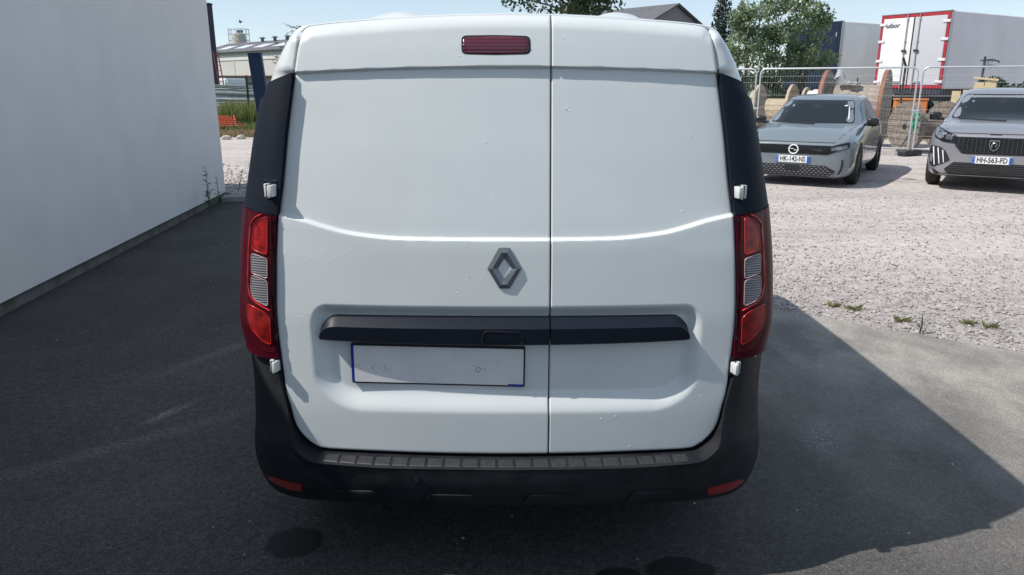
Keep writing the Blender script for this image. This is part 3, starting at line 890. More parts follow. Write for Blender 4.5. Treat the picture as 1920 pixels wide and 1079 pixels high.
# tread blocks on the step
ae = RBd[:, [1, 3]]
def step_pt(x, w):
    i = np.argsort(ae[:, 0, 0]); a = np.array([np.interp(abs(x), ae[i, 0, 0], ae[i, 0, k]) for k in range(3)])
    j = np.argsort(ae[:, 1, 0]); e = np.array([np.interp(abs(x), ae[j, 1, 0], ae[j, 1, k]) for k in range(3)])
    a[0] = e[0] = abs(x)
    p = a + (e - a) * w; p[0] = x
    return Vector(p)
NB = 21; pitch = .0555
for k in range(NB):
    x0 = (k - (NB - 1) / 2) * pitch
    w2 = .0242; vs = []
    for (dx, w, dz) in ((-w2, .30, .0005), (w2, .30, .0005), (w2, .84, .0005), (-w2, .84, .0005), (-w2 + .003, .34, .0030), (w2 - .003, .34, .0030), (w2 - .003, .80, .0030), (-w2 + .003, .80, .0030)):
        p = step_pt(x0 + dx, w); vs.append((p.x + XC, p.y, p.z + dz))
    MB().add(vs, [(0, 1, 5, 4), (1, 2, 6, 5), (2, 3, 7, 6), (3, 0, 4, 7), (4, 5, 6, 7)]).build('tread_block', M_TREAD, bumper, True)
# reflectors, caps and moulded recess pads of the bumper
def on_bumper(name, pts, m, off, rnd, step=8, depth=.006, rim=0.0):
    patch(round_poly(pts, rnd, 3), step, bmb, camray, off, depth, None, rim).build(name, m, bumper, True, 40)
on_bumper('reflector', [(1326, 916), (1360, 908), (1394, 898), (1391, 905), (1372, 917), (1350, 924), (1327, 928)], M_REFL, .003, 3, 6)
on_bumper('reflector', [(503, 892), (535, 902), (566, 909), (568, 921), (545, 918), (522, 909), (506, 899)], M_REFL, .003, 3, 6)
circ = lambda cx, cy, rx, ry, n=20: [(cx + rx * math.cos(2 * math.pi * i / n), cy + ry * math.sin(2 * math.pi * i / n)) for i in range(n)]
on_bumper('sensor_cap', circ(781, 900, 8, 7.5), M_TRIM, .003, 1, 5)
on_bumper('sensor_button', circ(781, 900, 4.5, 4.2), M_SEAL, .0045, 1, 4)
on_bumper('tow_cover', circ(1276, 894, 19, 18), M_BUMP, .0022, 1, 8, rim=.001)
for q in ([(612, 931), (628, 918), (700, 920), (712, 934)], [(790, 939), (806, 925.5), (888, 927), (900, 941)], [(978, 942), (992, 927), (1085, 927), (1097, 941)], [(1172, 938), (1188, 921), (1262, 918), (1288, 933)]):
    on_bumper('moulded_pad', q, M_BUMP, .010, 6, 10, rim=.004)

# hinges
for px, py, sg in ((507, 357, -1), (1388, 360, 1), (516, 685, -1), (1379, 689, 1)):
    c = at(px, py, float(base_y((px - 949) / 590., 1.0)) + .0)
    r = ray(px, py); D = 2.2
    for _ in range(8):
        c = at(px, py, D); D = float(base_y(c.x - XC, c.z)) - .012
    h = MB()
    up = py < 500
    sx = 1 if up else .72
    rot = Matrix.Rotation(R(16 * sg), 4, 'Z')
    K = .80
    q = lambda dx, dy, dz: c + rot @ Vector((dx * K, dy * K, dz * K))
    h.box(q(.010 * sg * sx, .006, 0), (.022 * sx * K, .036 * K, .050 * K), 0, .0025, 2, rot)
    h.box(q(-.011 * sg * sx, -.006, -.001), (.022 * sx * K, .044 * K, .044 * K), 0, .003, 2, rot)
    h.bar(q(-.001 * sg, -.016, .027), q(-.001 * sg, -.016, -.027), .005, 10)
    h.build('hinge', M_HINGE, van, True, 40)
    MB().box(q(-.0005 * sg, -.010, 0), (.0016, .030, .040), 0, 0, 1, rot).build('hinge_slot', M_SEAL, van, True)
    g = MB(); g.box(q(.004 * sg, .017, 0), (.050 * sx, .012, .062), 0, .003, 1, rot); g.build('hinge_base', M_TRIM, van, True)


# things on the doors
dme = {}
def door_bvh(s):
    me = doors[s].data
    return BVHTree.FromPolygons([v.co[:] for v in me.vertices], [p.vertices[:] for p in me.polygons])
bvd = {s: door_bvh(s) for s in 'lr'}
# high brake light
bl = round_poly([(867.5, 100), (867, 72), (900, 69.5), (930, 69), (962, 69.5), (991, 72.5), (992.5, 99), (960, 101), (900, 101)], 9, 4)
patch(bl, 7, bvd['l'], camray, .006, .012, None, .004).build('high_brake_light', M_BRAKE, doors['l'], True, 50)
gl = [(865, 102), (865, 67), (930, 66), (994.5, 68), (995, 102), (930, 103.5)]
patch(round_poly(gl, 10, 4), 8, bvd['l'], camray, .0008, .004, None, 0).build('brake_light_gasket', M_SEAL, doors['l'], True, 50)
# handle bar along the recess top
def handle(x0, x1, round0, round1, parent):
    zt, zb = half_px(0, 596)[2] - .002, half_px(0, 646)[2]
    N_ = 60; V = []
    xs_ = np.linspace(x0, x1, N_)
    ends = np.linspace(0, 1, 10)
    for x in sorted(set(list(xs_) + [x0 + .06 * e * e for e in ends] + [x1 - .06 * e * e for e in ends])):
        dl = x - x0 if round0 else 9; dr = x1 - x if round1 else 9
        d = min(dl, dr)
        k = 1.0
        if d < .055: k = math.sqrt(max(0, 1 - (1 - d / .055)**2))
        dropz = .0 + (zt - zb - .020) * (1 - k)
        y0 = float(base_y(x, (zt + zb) / 2))
        front = y0 - .014 - .006 * k; sag = .012 * (x / .55)**2
        top = zt - dropz - sag * .2; bot = zb + sag * .6
        bev = (top - bot) * .34
        pr = [(y0 + .040, top), (y0 + .006, top), (front + .024, top - .003), (front, top - bev), (front + .003, bot + .004), (front + .009, bot), (y0 + .040, bot + .006)]
        V.append([(x + XC, a, b_) for a, b_ in pr])
    V = np.array(V); nu, nv, _ = V.shape
    idx = np.arange(nu * nv).reshape(nu, nv)
    me = MB(); me.add([tuple(p) for p in V.reshape(-1, 3)], [tuple(f) for f in grid_faces(nu, nv)])
    me.add([tuple(p) for p in V[0]], [tuple(range(nv))]); me.add([tuple(p) for p in V[-1]], [tuple(range(nv))])
    return me.build('handle_bar', M_HANDLE, parent, True, 22)
hx0 = -half_px(349, 630)[0]; hx1 = half_px(343.5, 630)[0]
hl = handle(hx0, XSPLIT - .002, True, False, doors['l'])
hr = handle(XSPLIT + .003, hx1, False, True, doors['r'])
hb = BVHTree.FromPolygons([v.co[:] for v in hl.data.vertices], [p.vertices[:] for p in hl.data.polygons])
patch(round_poly([(899, 645), (906, 620), (976, 621.5), (984, 646)], 7, 4), 7, hb, camray, .0016, .004, None, .0008).build('latch_cover', M_HANDLE, doors['l'], True, 40)
lp = resample(np.array(round_poly([(901, 644.5), (907.5, 621.5), (975, 623), (982, 645)], 7, 4)), 60); W = []
for p in lp:
    o, d = camray(p); h, n, i, t = hb.ray_cast(o, d)
    if h is not None: W.append(h + Vector((0, -.0022, 0)))
MB().tube(W, .0009, 5).build('latch_seam', M_TREAD, doors['l'], True, 60)
# number plate
Dp = float(base_y(-.1, .75)) + .034 - .016
cor = [(660, 718.5), (983.5, 726.5), (985, 652), (657, 644.5)]
P4 = [at(px, py, float(base_y(at(px, py, 2.2).x - XC, .75)) + .034 - .020) for px, py in cor]
ux = (P4[1] - P4[0]).normalized(); uz = ((P4[3] - P4[0]) - ux * (P4[3] - P4[0]).dot(ux)).normalized(); un = ux.cross(uz)
pc = sum(P4, Vector()) / 4; PW = (P4[1] - P4[0]).length; PH = (P4[3] - P4[0]).length
Mp = Matrix((ux, -un, uz)).transposed().to_4x4(); Mp.translation = pc       # local y points into the door
pl = MB()
def plate_pt(x, y, z): return Mp @ Vector((x, y, z))
def rbox(mbx, x0, x1, z0, z1, y0, y1, m, r=.004):
    poly = round_poly([(x0, z0), (x1, z0), (x1, z1), (x0, z1)], r, 3)
    mbx.prism(poly, y0, y1, m, lambda p, h: plate_pt(p[0], h, p[1]))
rbox(pl, -PW / 2, PW / 2, -PH / 2, PH / 2, .002, .014, 1, .006)
rbox(pl, -PW / 2 + .010, PW / 2 - .005, -PH / 2 + .006, PH / 2 - .006, -.0015, .008, 0)
rbox(pl, -PW / 2 + .001, -PW / 2 + .0095, -PH / 2 + .002, PH / 2 - .002, -.0012, .008, 2, .003)
rbox(pl, PW / 2 - .052, PW / 2 - .003, -PH / 2 + .002, -PH / 2 + .010, -.0022, .008, 2, .002)
for (x, z, r, a0, a1) in ((-.170, -.012, .007, -60, 120), (.128, -.010, .0075, 0, 330), (-.2, -.012, .006, 150, 260)):
    pl.tube([plate_pt(x + r * math.cos(R(w)), -.0018, z + r * math.sin(R(w))) for w in range(a0, a1, 15)], .0007, 4, 3)
for _ in range(70):
    x, z = random.choice([(-.2, -.01), (.12, .012), (.17, .0), (.0, 0)]); x += random.gauss(0, .035); z += random.gauss(0, .012)
    x = max(-.25, min(.25, x)); z = max(-.04, min(.04, z))
    l = random.uniform(.001, .005); w = random.uniform(0, 3)
    pl.tube([plate_pt(x, -.0017, z), plate_pt(x + l * math.cos(w), -.0017, z + l * math.sin(w))], .0005, 4, 3)
pl.build('number_plate', [M_PLATE, M_PLATEF, M_BLUE, M_INK], doors['l'], True)
# diamond emblem
EZ = lambda p: (p[0] / 3.27 + 580, p[1] / 3.27 + 430)
outp = [EZ(p) for p in ((1162, 113), (1228, 113), (1301, 240), (1229, 362), (1165, 362), (1092, 240))]
innp = [EZ(p) for p in ((1196, 176), (1241, 240), (1192, 303), (1157, 240))]
def em(p, off):
    o, d = camray(p); h, n, i, t = bvd['l'].ray_cast(o, d); return h + Vector((0, -1, 0)) * off
o6 = [em(p, -.001) for p in outp]; o6t = [em(p, .004) for p in outp]
i4 = [em(p, .003) for p in innp]; i4b = [em(p, -.001) for p in innp]
mids = []
pair_in = [0, 0, 1, 2, 2, 3]
for p, q in zip(outp, pair_in): mids.append(em(((p[0] * .55 + innp[q][0] * .45), (p[1] * .55 + innp[q][1] * .45)), .0095))
e_ = MB()
vs = o6 + o6t + mids + i4 + i4b
fs = []
for i in range(6):
    j = (i + 1) % 6
    fs += [(i, j, 6 + j, 6 + i), (6 + i, 6 + j, 12 + j, 12 + i)]
    a, b_ = pair_in[i], pair_in[j]
    fs.append((12 + i, 12 + j, 18 + b_, 18 + a) if a != b_ else (12 + i, 12 + j, 18 + a))
for i in range(4): fs.append((18 + i, 18 + (i + 1) % 4, 22 + (i + 1) % 4, 22 + i))
e_.add(vs, fs); e_.build('diamond_emblem', M_CHROME, doors['l'], True)
# rain drops and grit on the paint
dv = []; df = []; sph = bmesh.new(); bmesh.ops.create_icosphere(sph, subdivisions=1, radius=1.0)
sp_v = np.array([v.co[:] for v in sph.verts]); sp_f = np.array([[v.index for v in f.verts] for f in sph.faces]); sph.free()
n_d = 0
while n_d < 140:
    x = random.uniform(-.68, .68); z = random.uniform(.48, 1.74)
    if random.random() < .45 and x > .1: continue
    if abs(x) > .62 and (z < .62 or z > 1.6): continue
    if abs(x - XSPLIT) < .01: continue
    y = float(door_y(np.array([x]), np.array([z]))[0]); r = random.choice([.0009, .0012, .0015, .0020])
    for q in range(random.choice([1, 1, 1, 2])):
        dx, dz = random.gauss(0, .008) * q, random.gauss(0, .006) * q
        V = sp_v * np.array([r, r * .7, r]) + np.array([x + dx + XC, y, z + dz]); dv.append(V); df.append(sp_f + len(sp_v) * len(df))
    n_d += 1
tag(mesh_obj('water_drops', np_mesh('water_drops', np.vstack(dv), np.vstack(df)), M_DROP, van, True, 180), kind='stuff')
# roof humps, sliding-door rails, mirrors, glass, wheels
for hw0, hw1, py in ((-249, -146, 20.5), (161, 247, 22.0)):
    V = []
    y0 = 2.62
    for i in range(13):
        t = i / 12
        h = math.sin(math.pi * min(1, max(0, t)))**.55
        x0 = hw0 + (hw1 - hw0) * t
        ztop = half_px(0, py + 1.5, D=y0)[2]; zb = half_px(0, 40, D=y0)[2]
        x = half_px(x0, 30, D=y0)[0]
        for (yy, k) in ((y0 - .10, 0), (y0 - .05, .8), (y0, 1), (y0 + .5, 1), (y0 + .7, 0)):
            V.append((x + XC, yy, zb + (ztop - zb) * h * k))
    MB().add(V, [tuple(f) for f in grid_faces(13, 5)]).build('roof_hump', M_VAN, van, True, 60)
for sgn in (-1, 1):
    m_ = MB(); m_.box((XC + sgn * .875, 3.1, 1.02), (.05, 1.1, .05), 0, .01); m_.build('side_rail', M_TRIM, van, True)
    m_ = MB(); m_.box((XC + sgn * .93, 5.35, 1.16), (.17, .14, .20), 0, .04, 2); m_.box((XC + sgn * .86, 5.36, 1.06), (.10, .05, .05), 0, .01); m_.build('door_mirror', M_TRIM, van, True, 40)
M_GLASSD = mat('dark_glass', (.012, .015, .018), .05, coat=.6)
bvb = BVHTree.FromPolygons([v.co[:] for v in body_me.vertices], [p.vertices[:] for p in body_me.polygons])
for sgn in (-1, 1):
    sray = lambda p: (Vector((XC + sgn * 3, p[0], p[1])), Vector((-sgn, 0, 0)))
    patch(round_poly([(4.35, 1.14), (5.25, 1.12), (5.45, 1.30), (5.2, 1.55), (4.35, 1.58)], .05), .15, bvb, sray, .003, .004).build('side_window', M_GLASSD, van, True, 40)
patch(round_poly([(-.62, 1.17), (.62, 1.17), (.56, 1.66), (-.56, 1.66)], .06), .15, bvb, lambda p: (Vector((XC + p[0], 9, p[1])), Vector((0, -1, 0))), .003, .004).build('windscreen', M_GLASSD, van, True, 40)
def wheel(name, parent, c, r, w, rimm, world, spokes=5, sgn=1):
    t = MB(); hw = w / 2
    t.lathe([(r * .62, -hw * .9), (r * .86, -hw), (r * .97, -hw * .8), (r, -hw * .45), (r, hw * .45), (r * .97, hw * .8), (r * .86, hw), (r * .62, hw * .9)], 36, 0, 'x', c)
    wh = t.build(name, M_TYRE, parent, world, 50)
    k = MB()
    k.lathe([(r * .64, -hw * .85), (r * .64, hw * .85), (r * .58, hw * .8), (r * .55, hw * .35), (.001, hw * .30)], 30, 0, 'x', c) if sgn > 0 else k.lathe([(r * .64, hw * .85), (r * .64, -hw * .85), (r * .58, -hw * .8), (r * .55, -hw * .35), (.001, -hw * .30)], 30, 0, 'x', c)
    for i in range(spokes):
        a = 2 * math.pi * i / spokes
        d = Vector((0, math.cos(a), math.sin(a)))
        k.box(Vector(c) + d * r * .33 + Vector((sgn * hw * .62, 0, 0)), (.03, r * .56, .055), 1, .006, 1, Matrix.Rotation(a, 4, 'X'))
    k.lathe([(r * .13, 0), (r * .13, sgn * hw * .78), (.001, sgn * hw * .80)], 14, 1, 'x', c)
    k.build('rim', [M_SEAL, rimm], wh, world, 50)
    return wh
for sgn in (-1, 1):
    for yy in (3.02, 5.83):
        wheel('wheel', van, (XC + sgn * .755, yy, .312), .312, .19, M_RIMM, True, 5, sgn)
# ------------------------------------------------------------------ plants
def leaf_cloud(centres, radii, n, size, tone_c, flat=.4, up=.3):
    """n leaf quads spread over ellipsoid clumps -> verts, faces, tone"""
    C = np.asarray(centres, float); Rr = np.asarray(radii, float); T = np.asarray(tone_c, float)
    w = (Rr[:, 0] * Rr[:, 1] * Rr[:, 2]) ** .8; w = w / w.sum()
    k = rng.choice(len(C), n, p=w)
    d = rng.normal(size=(n, 3)); d /= np.linalg.norm(d, axis=1)[:, None]
    rad = rng.uniform(.25, 1.0, n) ** .55
    P = C[k] + d * Rr[k] * rad[:, None]
    nrm = rng.normal(size=(n, 3)) + d * .5 + np.array([0, 0, up]); nrm /= np.linalg.norm(nrm, axis=1)[:, None]
    a = np.cross(nrm, rng.normal(size=(n, 3))); a /= np.linalg.norm(a, axis=1)[:, None]
    b = np.cross(nrm, a)
    s = (size * rng.uniform(.6, 1.35, n))[:, None]
    V = np.stack([P - a * s * .5, P + b * s * flat * .6, P + a * s * .5 + nrm * s * .1, P - b * s * flat * .6], 1).reshape(-1, 3)
    Fq = np.arange(4 * n).reshape(n, 4)
    t = np.clip(T[k] + rng.normal(0, .18, n), 0, 1)
    return V, Fq, np.repeat(t, 4)
def tree(name, label, cat, base, h, crown_c, crown_r, nclump, n, size, leafm, stems=1, trunk_r=.05, group=None, clump=.35, spread=.25, seed=1):
    r_ = random.Random(seed)
    t = empty(name, base, 0, label, cat, group)
    cc = Vector(crown_c); cr_ = Vector(crown_r)
    tb = MB(); clumps = []; rad = []; tone = []
    for i in range(nclump):
        while True:
            d = Vector((r_.uniform(-1, 1), r_.uniform(-1, 1), r_.uniform(-1, 1)))
            if .25 < d.length < 1: break
        c = cc + Vector((d.x * cr_.x, d.y * cr_.y, d.z * cr_.z)); c.x *= 1 - .55 * max(0, d.z); c.y *= 1 - .55 * max(0, d.z)
        q = clump * r_.uniform(.6, 1.25)
        clumps.append(c); rad.append((q, q, q * r_.uniform(.6, 1.1))); tone.append(r_.uniform(.15, .85))
    tops = []
    for s in range(stems):
        a = 2 * math.pi * s / stems + .4
        top = Vector((math.cos(a) * spread * cr_.x, math.sin(a) * spread * cr_.y, cc.z + cr_.z * r_.uniform(.55, .85)))
        foot = Vector((math.cos(a), math.sin(a), 0)) * (trunk_r * 1.6 if stems > 1 else 0)
        pts = [foot + (top - foot) * k + Vector((r_.gauss(0, .03), r_.gauss(0, .03), 0)) * (1 if 0 < k < 1 else 0) for k in (0, .15, .35, .55, .75, 1)]
        tb.tube(pts, [trunk_r, trunk_r * .9, trunk_r * .72, trunk_r * .52, trunk_r * .32, trunk_r * .12], 7); tops.append(pts)
    for c in clumps[::2]:
        pts = min(tops, key=lambda P: min((p - c).length for p in P))
        j = max((k for k in range(len(pts)) if pts[k].z < c.z - .1), default=1)
        tb.tube([pts[j], (pts[j] + c) / 2 + Vector((0, 0, .05)), c], [trunk_r * .35, trunk_r * .2, trunk_r * .08], 5)
    tb.build('trunk', M_BARK, t, False, 60)
    V, Fq, tn = leaf_cloud(clumps, rad, n, size, tone)
    mesh_obj('crown', np_mesh('crown', V, Fq, tn), leafm, t)
    return t
def blades(name, x0, x1, y0, y1, n, h0, h1, m, lean=.25, w=.012, fn=None):
    x = rng.uniform(x0, x1, n); y = rng.uniform(y0, y1, n)
    if fn is not None:
        k = fn(x, y); x, y = x[k], y[k]; n = len(x)
    h = rng.uniform(h0, h1, n); a = rng.uniform(0, 2 * math.pi, n)
    l = np.abs(rng.normal(0, lean, n)) * h
    dx, dy = np.cos(a), np.sin(a)
    b = np.stack([x, y, np.zeros(n)], 1); sd_ = np.stack([-dy, dx, np.zeros(n)], 1) * (w * rng.uniform(.6, 1.4, n))[:, None]
    mid = b + np.stack([dx * l * .3, dy * l * .3, h * .55], 1); tip = b + np.stack([dx * l, dy * l, h], 1)
    V = np.stack([b - sd_, b + sd_, mid + sd_ * .8, mid - sd_ * .8, tip + sd_ * .15, tip - sd_ * .15], 1).reshape(-1, 3)
    i = np.arange(n)[:, None] * 6
    Fq = np.concatenate([i + np.array([[0, 1, 2, 3]]), i + np.array([[3, 2, 4, 5]])], 0)
    o = mesh_obj(name, np_mesh(name, V, Fq, np.repeat(rng.uniform(0, 1, n), 6)), m)
    return tag(o, kind='stuff')
def weed(name, label, p, h, n, leaf, m=None, group=None, lean=(0, 0)):
    t = empty(name, p, 0, label, 'weed', group)
    tb = MB(); V = []; Fq = []; tn = []
    top = Vector((lean[0], lean[1], h))
    tb.tube([(0, 0, 0), top * .5 + Vector((.01, 0, 0)), top], [.006, .005, .002], 5)
    tb.build('stem', m or M_GRASSST, t)
    k = 0
    for i in range(n):
        z = random.uniform(.12, 1); c = top * z; a = random.uniform(0, 6.28); L = leaf * random.uniform(.5, 1.2) * (1.15 - z * .7)
        d = Vector((math.cos(a), math.sin(a), random.uniform(.2, .9))).normalized(); s = d.cross(Vector((0, 0, 1))).normalized() * L * .16
        V += [c, c + d * L * .5 + s, c + d * L + Vector((0, 0, -L * .15)), c + d * L * .5 - s]; Fq.append((k, k + 1, k + 2, k + 3)); k += 4
        tn += [random.uniform(.1, .7)] * 4
    mesh_obj('foliage', np_mesh('foliage', np.array([v[:] for v in V]), np.array(Fq), np.array(tn)), M_LEAF, t)
    return t
M_GRASSST = mat('green_stem', (.06, .085, .03), .7)

# loose stones of the yard
def stones(name, n, reg, s0, s1, m):
    V0 = np.array([(1, 0, 0), (-1, 0, 0), (0, 1, 0), (0, -1, 0), (0, 0, 1), (0, 0, -1)], float)
    F0 = np.array([(0, 2, 4), (2, 1, 4), (1, 3, 4), (3, 0, 4), (2, 0, 5), (1, 2, 5), (3, 1, 5), (0, 3, 5)])
    x = rng.uniform(reg[0], reg[1], n); y = rng.uniform(reg[2], reg[3], n)
    ey = np.interp(x, ed[::-1, 0], ed[::-1, 1]) if ed[0, 0] > ed[-1, 0] else np.interp(x, ed[:, 0], ed[:, 1])
    over = y - ey
    k = ((over > .0) & (rng.uniform(size=n) < 1.25 - np.clip(over, 0, 4) * .28)) | ((over > -.16) & (rng.uniform(size=n) < .10)) | ((over > -.9) & (rng.uniform(size=n) < .004))
    x, y = x[k], y[k]; n = len(x)
    s = rng.uniform(s0, s1, n) * rng.choice([.6, 1, 1.4], n, p=[.5, .38, .12])
    a = rng.uniform(0, 6.28, n); ca, sa = np.cos(a), np.sin(a)
    J = V0[None] * (1 + rng.uniform(-.35, .25, (n, 6, 1))) + rng.normal(0, .16, (n, 6, 3))
    J = J * np.stack([s * rng.uniform(.8, 1.4, n), s, s * rng.uniform(.45, .8, n)], 1)[:, None, :]
    Q = np.empty_like(J); Q[..., 0] = J[..., 0] * ca[:, None] - J[..., 1] * sa[:, None] + x[:, None]; Q[..., 1] = J[..., 0] * sa[:, None] + J[..., 1] * ca[:, None] + y[:, None]
    Q[..., 2] = J[..., 2] + (s * .22)[:, None]
    Fq = (np.arange(n)[:, None, None] * 6 + F0[None]).reshape(-1, 3)
    tn = np.repeat(rng.uniform(.62, 1.22, n), 6)
    return tag(mesh_obj(name, np_mesh(name, Q.reshape(-1, 3), Fq, tn), m), kind='stuff')
M_STONE = mat('limestone_chip', (.35, .318, .306), .9, tone=True, col2=(.45, .412, .396), vscale=3)
stones('gravel_stones', 78000, (-2.0, 9.0, 1.6, 11.0), .0045, .0125, M_STONE)
stones('gravel_stones', 4500, (-2.0, 12.0, 8.0, 16.0), .006, .015, M_STONE)
_n = 260; _x = rng.uniform(-3.4, 3.2, _n); _y = rng.uniform(2.2, 9.5, _n)
_V = np.concatenate([np.array([(1, 0, 0), (-.5, .8, 0), (-.6, -.7, 0), (.1, .1, .6)]) * s for s in (1,)])
_s = rng.uniform(.0025, .0065, _n) * rng.choice([.7, 1, 1.5], _n)
_J = _V[None] * _s[:, None, None] * rng.uniform(.7, 1.3, (_n, 4, 1)); _J[..., 0] += _x[:, None]; _J[..., 1] += _y[:, None]; _J[..., 2] += .0028
_F = (np.arange(_n)[:, None, None] * 4 + np.array([(0, 1, 3), (1, 2, 3), (2, 0, 3), (0, 2, 1)])[None]).reshape(-1, 3)
tag(mesh_obj('loose_chips', np_mesh('loose_chips', _J.reshape(-1, 3), _F, np.repeat(rng.uniform(.8, 1.5, _n), 4)), M_STONE), kind='stuff')
stones('gravel_stones', 6000, (-6.5, -2.5, 10.6, 16.0), .009, .022, M_STONE)

# ------------------------------------------------------------------ number-plate lettering
def text_mesh(body, size, parent, loc, m, name='lettering', rot=(R(90), 0, 0), sx=1.0, bold=0.0, shear=0.0):
    cu = bpy.data.curves.new(name, 'FONT'); cu.body = body; cu.size = size; cu.align_x = 'CENTER'; cu.align_y = 'CENTER'; cu.extrude = .0008; cu.offset = bold; cu.shear = shear
    cu.resolution_u = 3
    tmp = bpy.data.objects.new('tmp_text', cu); COL.objects.link(tmp)
    dg = bpy.context.evaluated_depsgraph_get(); dg.update()
    me = bpy.data.meshes.new_from_object(tmp.evaluated_get(dg))
    bpy.data.objects.remove(tmp); bpy.data.curves.remove(cu)
    me.transform(Matrix.Diagonal((sx, 1, 1, 1)))
    me.materials.clear()
    o = mesh_obj(name, me, m, parent); o.location = loc; o.rotation_euler = rot
    return o

# ------------------------------------------------------------------ parked cars
M_CARG = mat('matt_grey_paint', (.150, .178, .200), .30, coat=1.0)
M_CARS = mat('silver_grey_paint', (.31, .31, .335), .28, metal=.45, coat=.8)
M_BLK = mat('gloss_black_plastic', (.008, .009, .010), .2, coat=.4)
M_MBLK = mat('matt_black_plastic', (.014, .015, .017), .55)
M_WIND = mat('windscreen_glass', (.010, .015, .018), .08, spec=.25)
M_LED = mat('head_lamp_lens', (.24, .255, .27), .15, coat=1.0, metal=.3, col2=(.07, .075, .08), vscale=22)
M_DRL = mat('white_light_bar', (.82, .83, .84), .25, coat=.6)
M_PLW = mat('plate_white_clean', (.74, .74, .73), .4)
M_EUB = mat('plate_band_blue', (.02, .09, .42), .4)
def car(name, label, loc, rz, sp):
    root = empty(name, loc, rz, label, 'car', 'parked cars on the gravel')
    st = sp['stations']
    secs = []
    for (y, w, zb, zs, zc, ws) in st:
        dz = zc - zs
        half = [(0, zb), (w * .70, zb), (w * .92, zb + .025), (w * .985, zb + .12), (w, zb + (zs - zb) * .50), (w * .992, zs - (zs - zb) * .2), (w * ws, zs), (w * ws * .88, zs + dz * .45), (w * ws * .55, zs + dz * .82), (0, zc)]
        secs.append(catmull([(p[0], y, p[1]) for p in half], 4))
    A = np.array(secs)
    A = np.stack([catmull(A[:, j], 5) for j in range(A.shape[1])], 1)
    B = A[:, ::-1][:, 1:-1].copy(); B[..., 0] *= -1
    AB = np.concatenate([A, B], 1); nu, nv, _ = AB.shape
    idx = np.arange(nu * nv).reshape(nu, nv); idx2 = np.concatenate([idx, idx[:, :1]], 1)
    Fq = np.stack([idx2[:-1, :-1], idx2[1:, :-1], idx2[1:, 1:], idx2[:-1, 1:]], -1).reshape(-1, 4)
    mb = MB(); mb.add([tuple(p) for p in AB.reshape(-1, 3)], [tuple(f) for f in Fq] + [tuple(idx[0]), tuple(idx[-1][::-1])])
    bodyo = mb.build('body', sp['paint'], root, False, 45)
    # cabin: plan rings stacked in z
    rings = []
    for (z, hw, y0, y1, n) in sp['cabin']:
        ring = []
        for k in range(72):
            a = 2 * math.pi * k / 72
            c, s = math.cos(a), math.sin(a)
            ring.append((hw * math.copysign(abs(c)**(2 / n), c), (y0 + y1) / 2 + (y1 - y0) / 2 * math.copysign(abs(s)**(2 / n), s), z))
        rings.append(ring)
    Rg = np.array(rings); Rg = np.stack([catmull(Rg[:, j], 5) for j in range(72)], 1)
    nu = len(Rg); mb = MB(); Fq = []
    for i in range(nu - 1):
        for k in range(72): Fq.append((i * 72 + k, i * 72 + (k + 1) % 72, (i + 1) * 72 + (k + 1) % 72, (i + 1) * 72 + k))
    mb.add([tuple(p) for p in Rg.reshape(-1, 3)], Fq + [tuple((nu - 1) * 72 + k for k in range(72))])
    cab = mb.build('cabin', sp['paint'], root, False, 60)
    vs = [v.co.copy() for v in bodyo.data.vertices]; fs = [tuple(p.vertices) for p in bodyo.data.polygons]; k = len(vs)
    vs2 = [v.co.copy() for v in cab.data.vertices]; fs2 = [tuple(p.vertices) for p in cab.data.polygons]
    bv = BVHTree.FromPolygons(vs + vs2, fs + [tuple(i + k for i in f) for f in fs2])
    fr = lambda p: (Vector((p[0], -3, p[1])), Vector((0, 1, 0)))
    def front(nm, poly, m, off=.004, rnd=.012, step=.05, mirror=False, parent=None, depth=.01):
        poly = round_poly(poly, rnd, 3)
        o = patch(poly, step, bv, fr, off, depth).build(nm, m, parent or root, False, 40)
        if mirror: patch([(-p[0], p[1]) for p in poly], step, bv, fr, off, depth).build(nm, m, parent or root, False, 40)
        return o
    def side(nm, poly, m, off=.004, rnd=.03, step=.08, depth=.01):
        for sg in (-1, 1):
            sr = lambda p: (Vector((sg * 3, p[0], p[1])), Vector((-sg, 0, 0)))
            patch(round_poly(poly, rnd, 3), step, bv, sr, off, depth).build(nm, m, root, False, 40)
    front('windscreen', sp['screen'], M_WIND, .003, .05, .09)
    side('side_window', sp['sidewin'], M_WIND)
    side('window_surround', sp['surround'], M_BLK, .0015)
    L_ = sp['wheels']
    for yy in L_:
        for sg in (-1, 1):
            sr = lambda p: (Vector((sg * 3, p[0], p[1])), Vector((-sg, 0, 0)))
            arc = [(yy + (sp['r'] + .055) * math.cos(R(a)), sp['r'] + (sp['r'] + .055) * math.sin(R(a))) for a in range(-25, 206, 15)]
            patch(arc, .08, bv, sr, .004, .01).build('wheel_arch', M_MBLK, root, False, 40)
            wheel('wheel', root, (sg * (sp['hw'] - .085), yy, sp['r']), sp['r'], .205, sp['rim'], False, 5, sg)
    for sg in (-1, 1):
        m_ = MB(); mz = sp['mirror']
        m_.box((sg * (sp['hw'] + .06), mz[0], mz[1]), (.19, .13, .14), 0, .045, 3)
        m_.bar((sg * (sp['hw'] - .08), mz[0], mz[1] - .05), (sg * (sp['hw'] + .03), mz[0], mz[1] - .03), .025)
        m_.build('wing_mirror', M_BLK, root, False, 50)
        for dy in sp['handles']:
            sr = lambda p: (Vector((sg * 3, p[0], p[1])), Vector((-sg, 0, 0)))
            patch(round_poly([(dy, .86), (dy + .19, .865), (dy + .19, .895), (dy, .89)], .012), .05, bv, sr, .02, .02).build('door_handle', sp['paint'], root, False, 40)
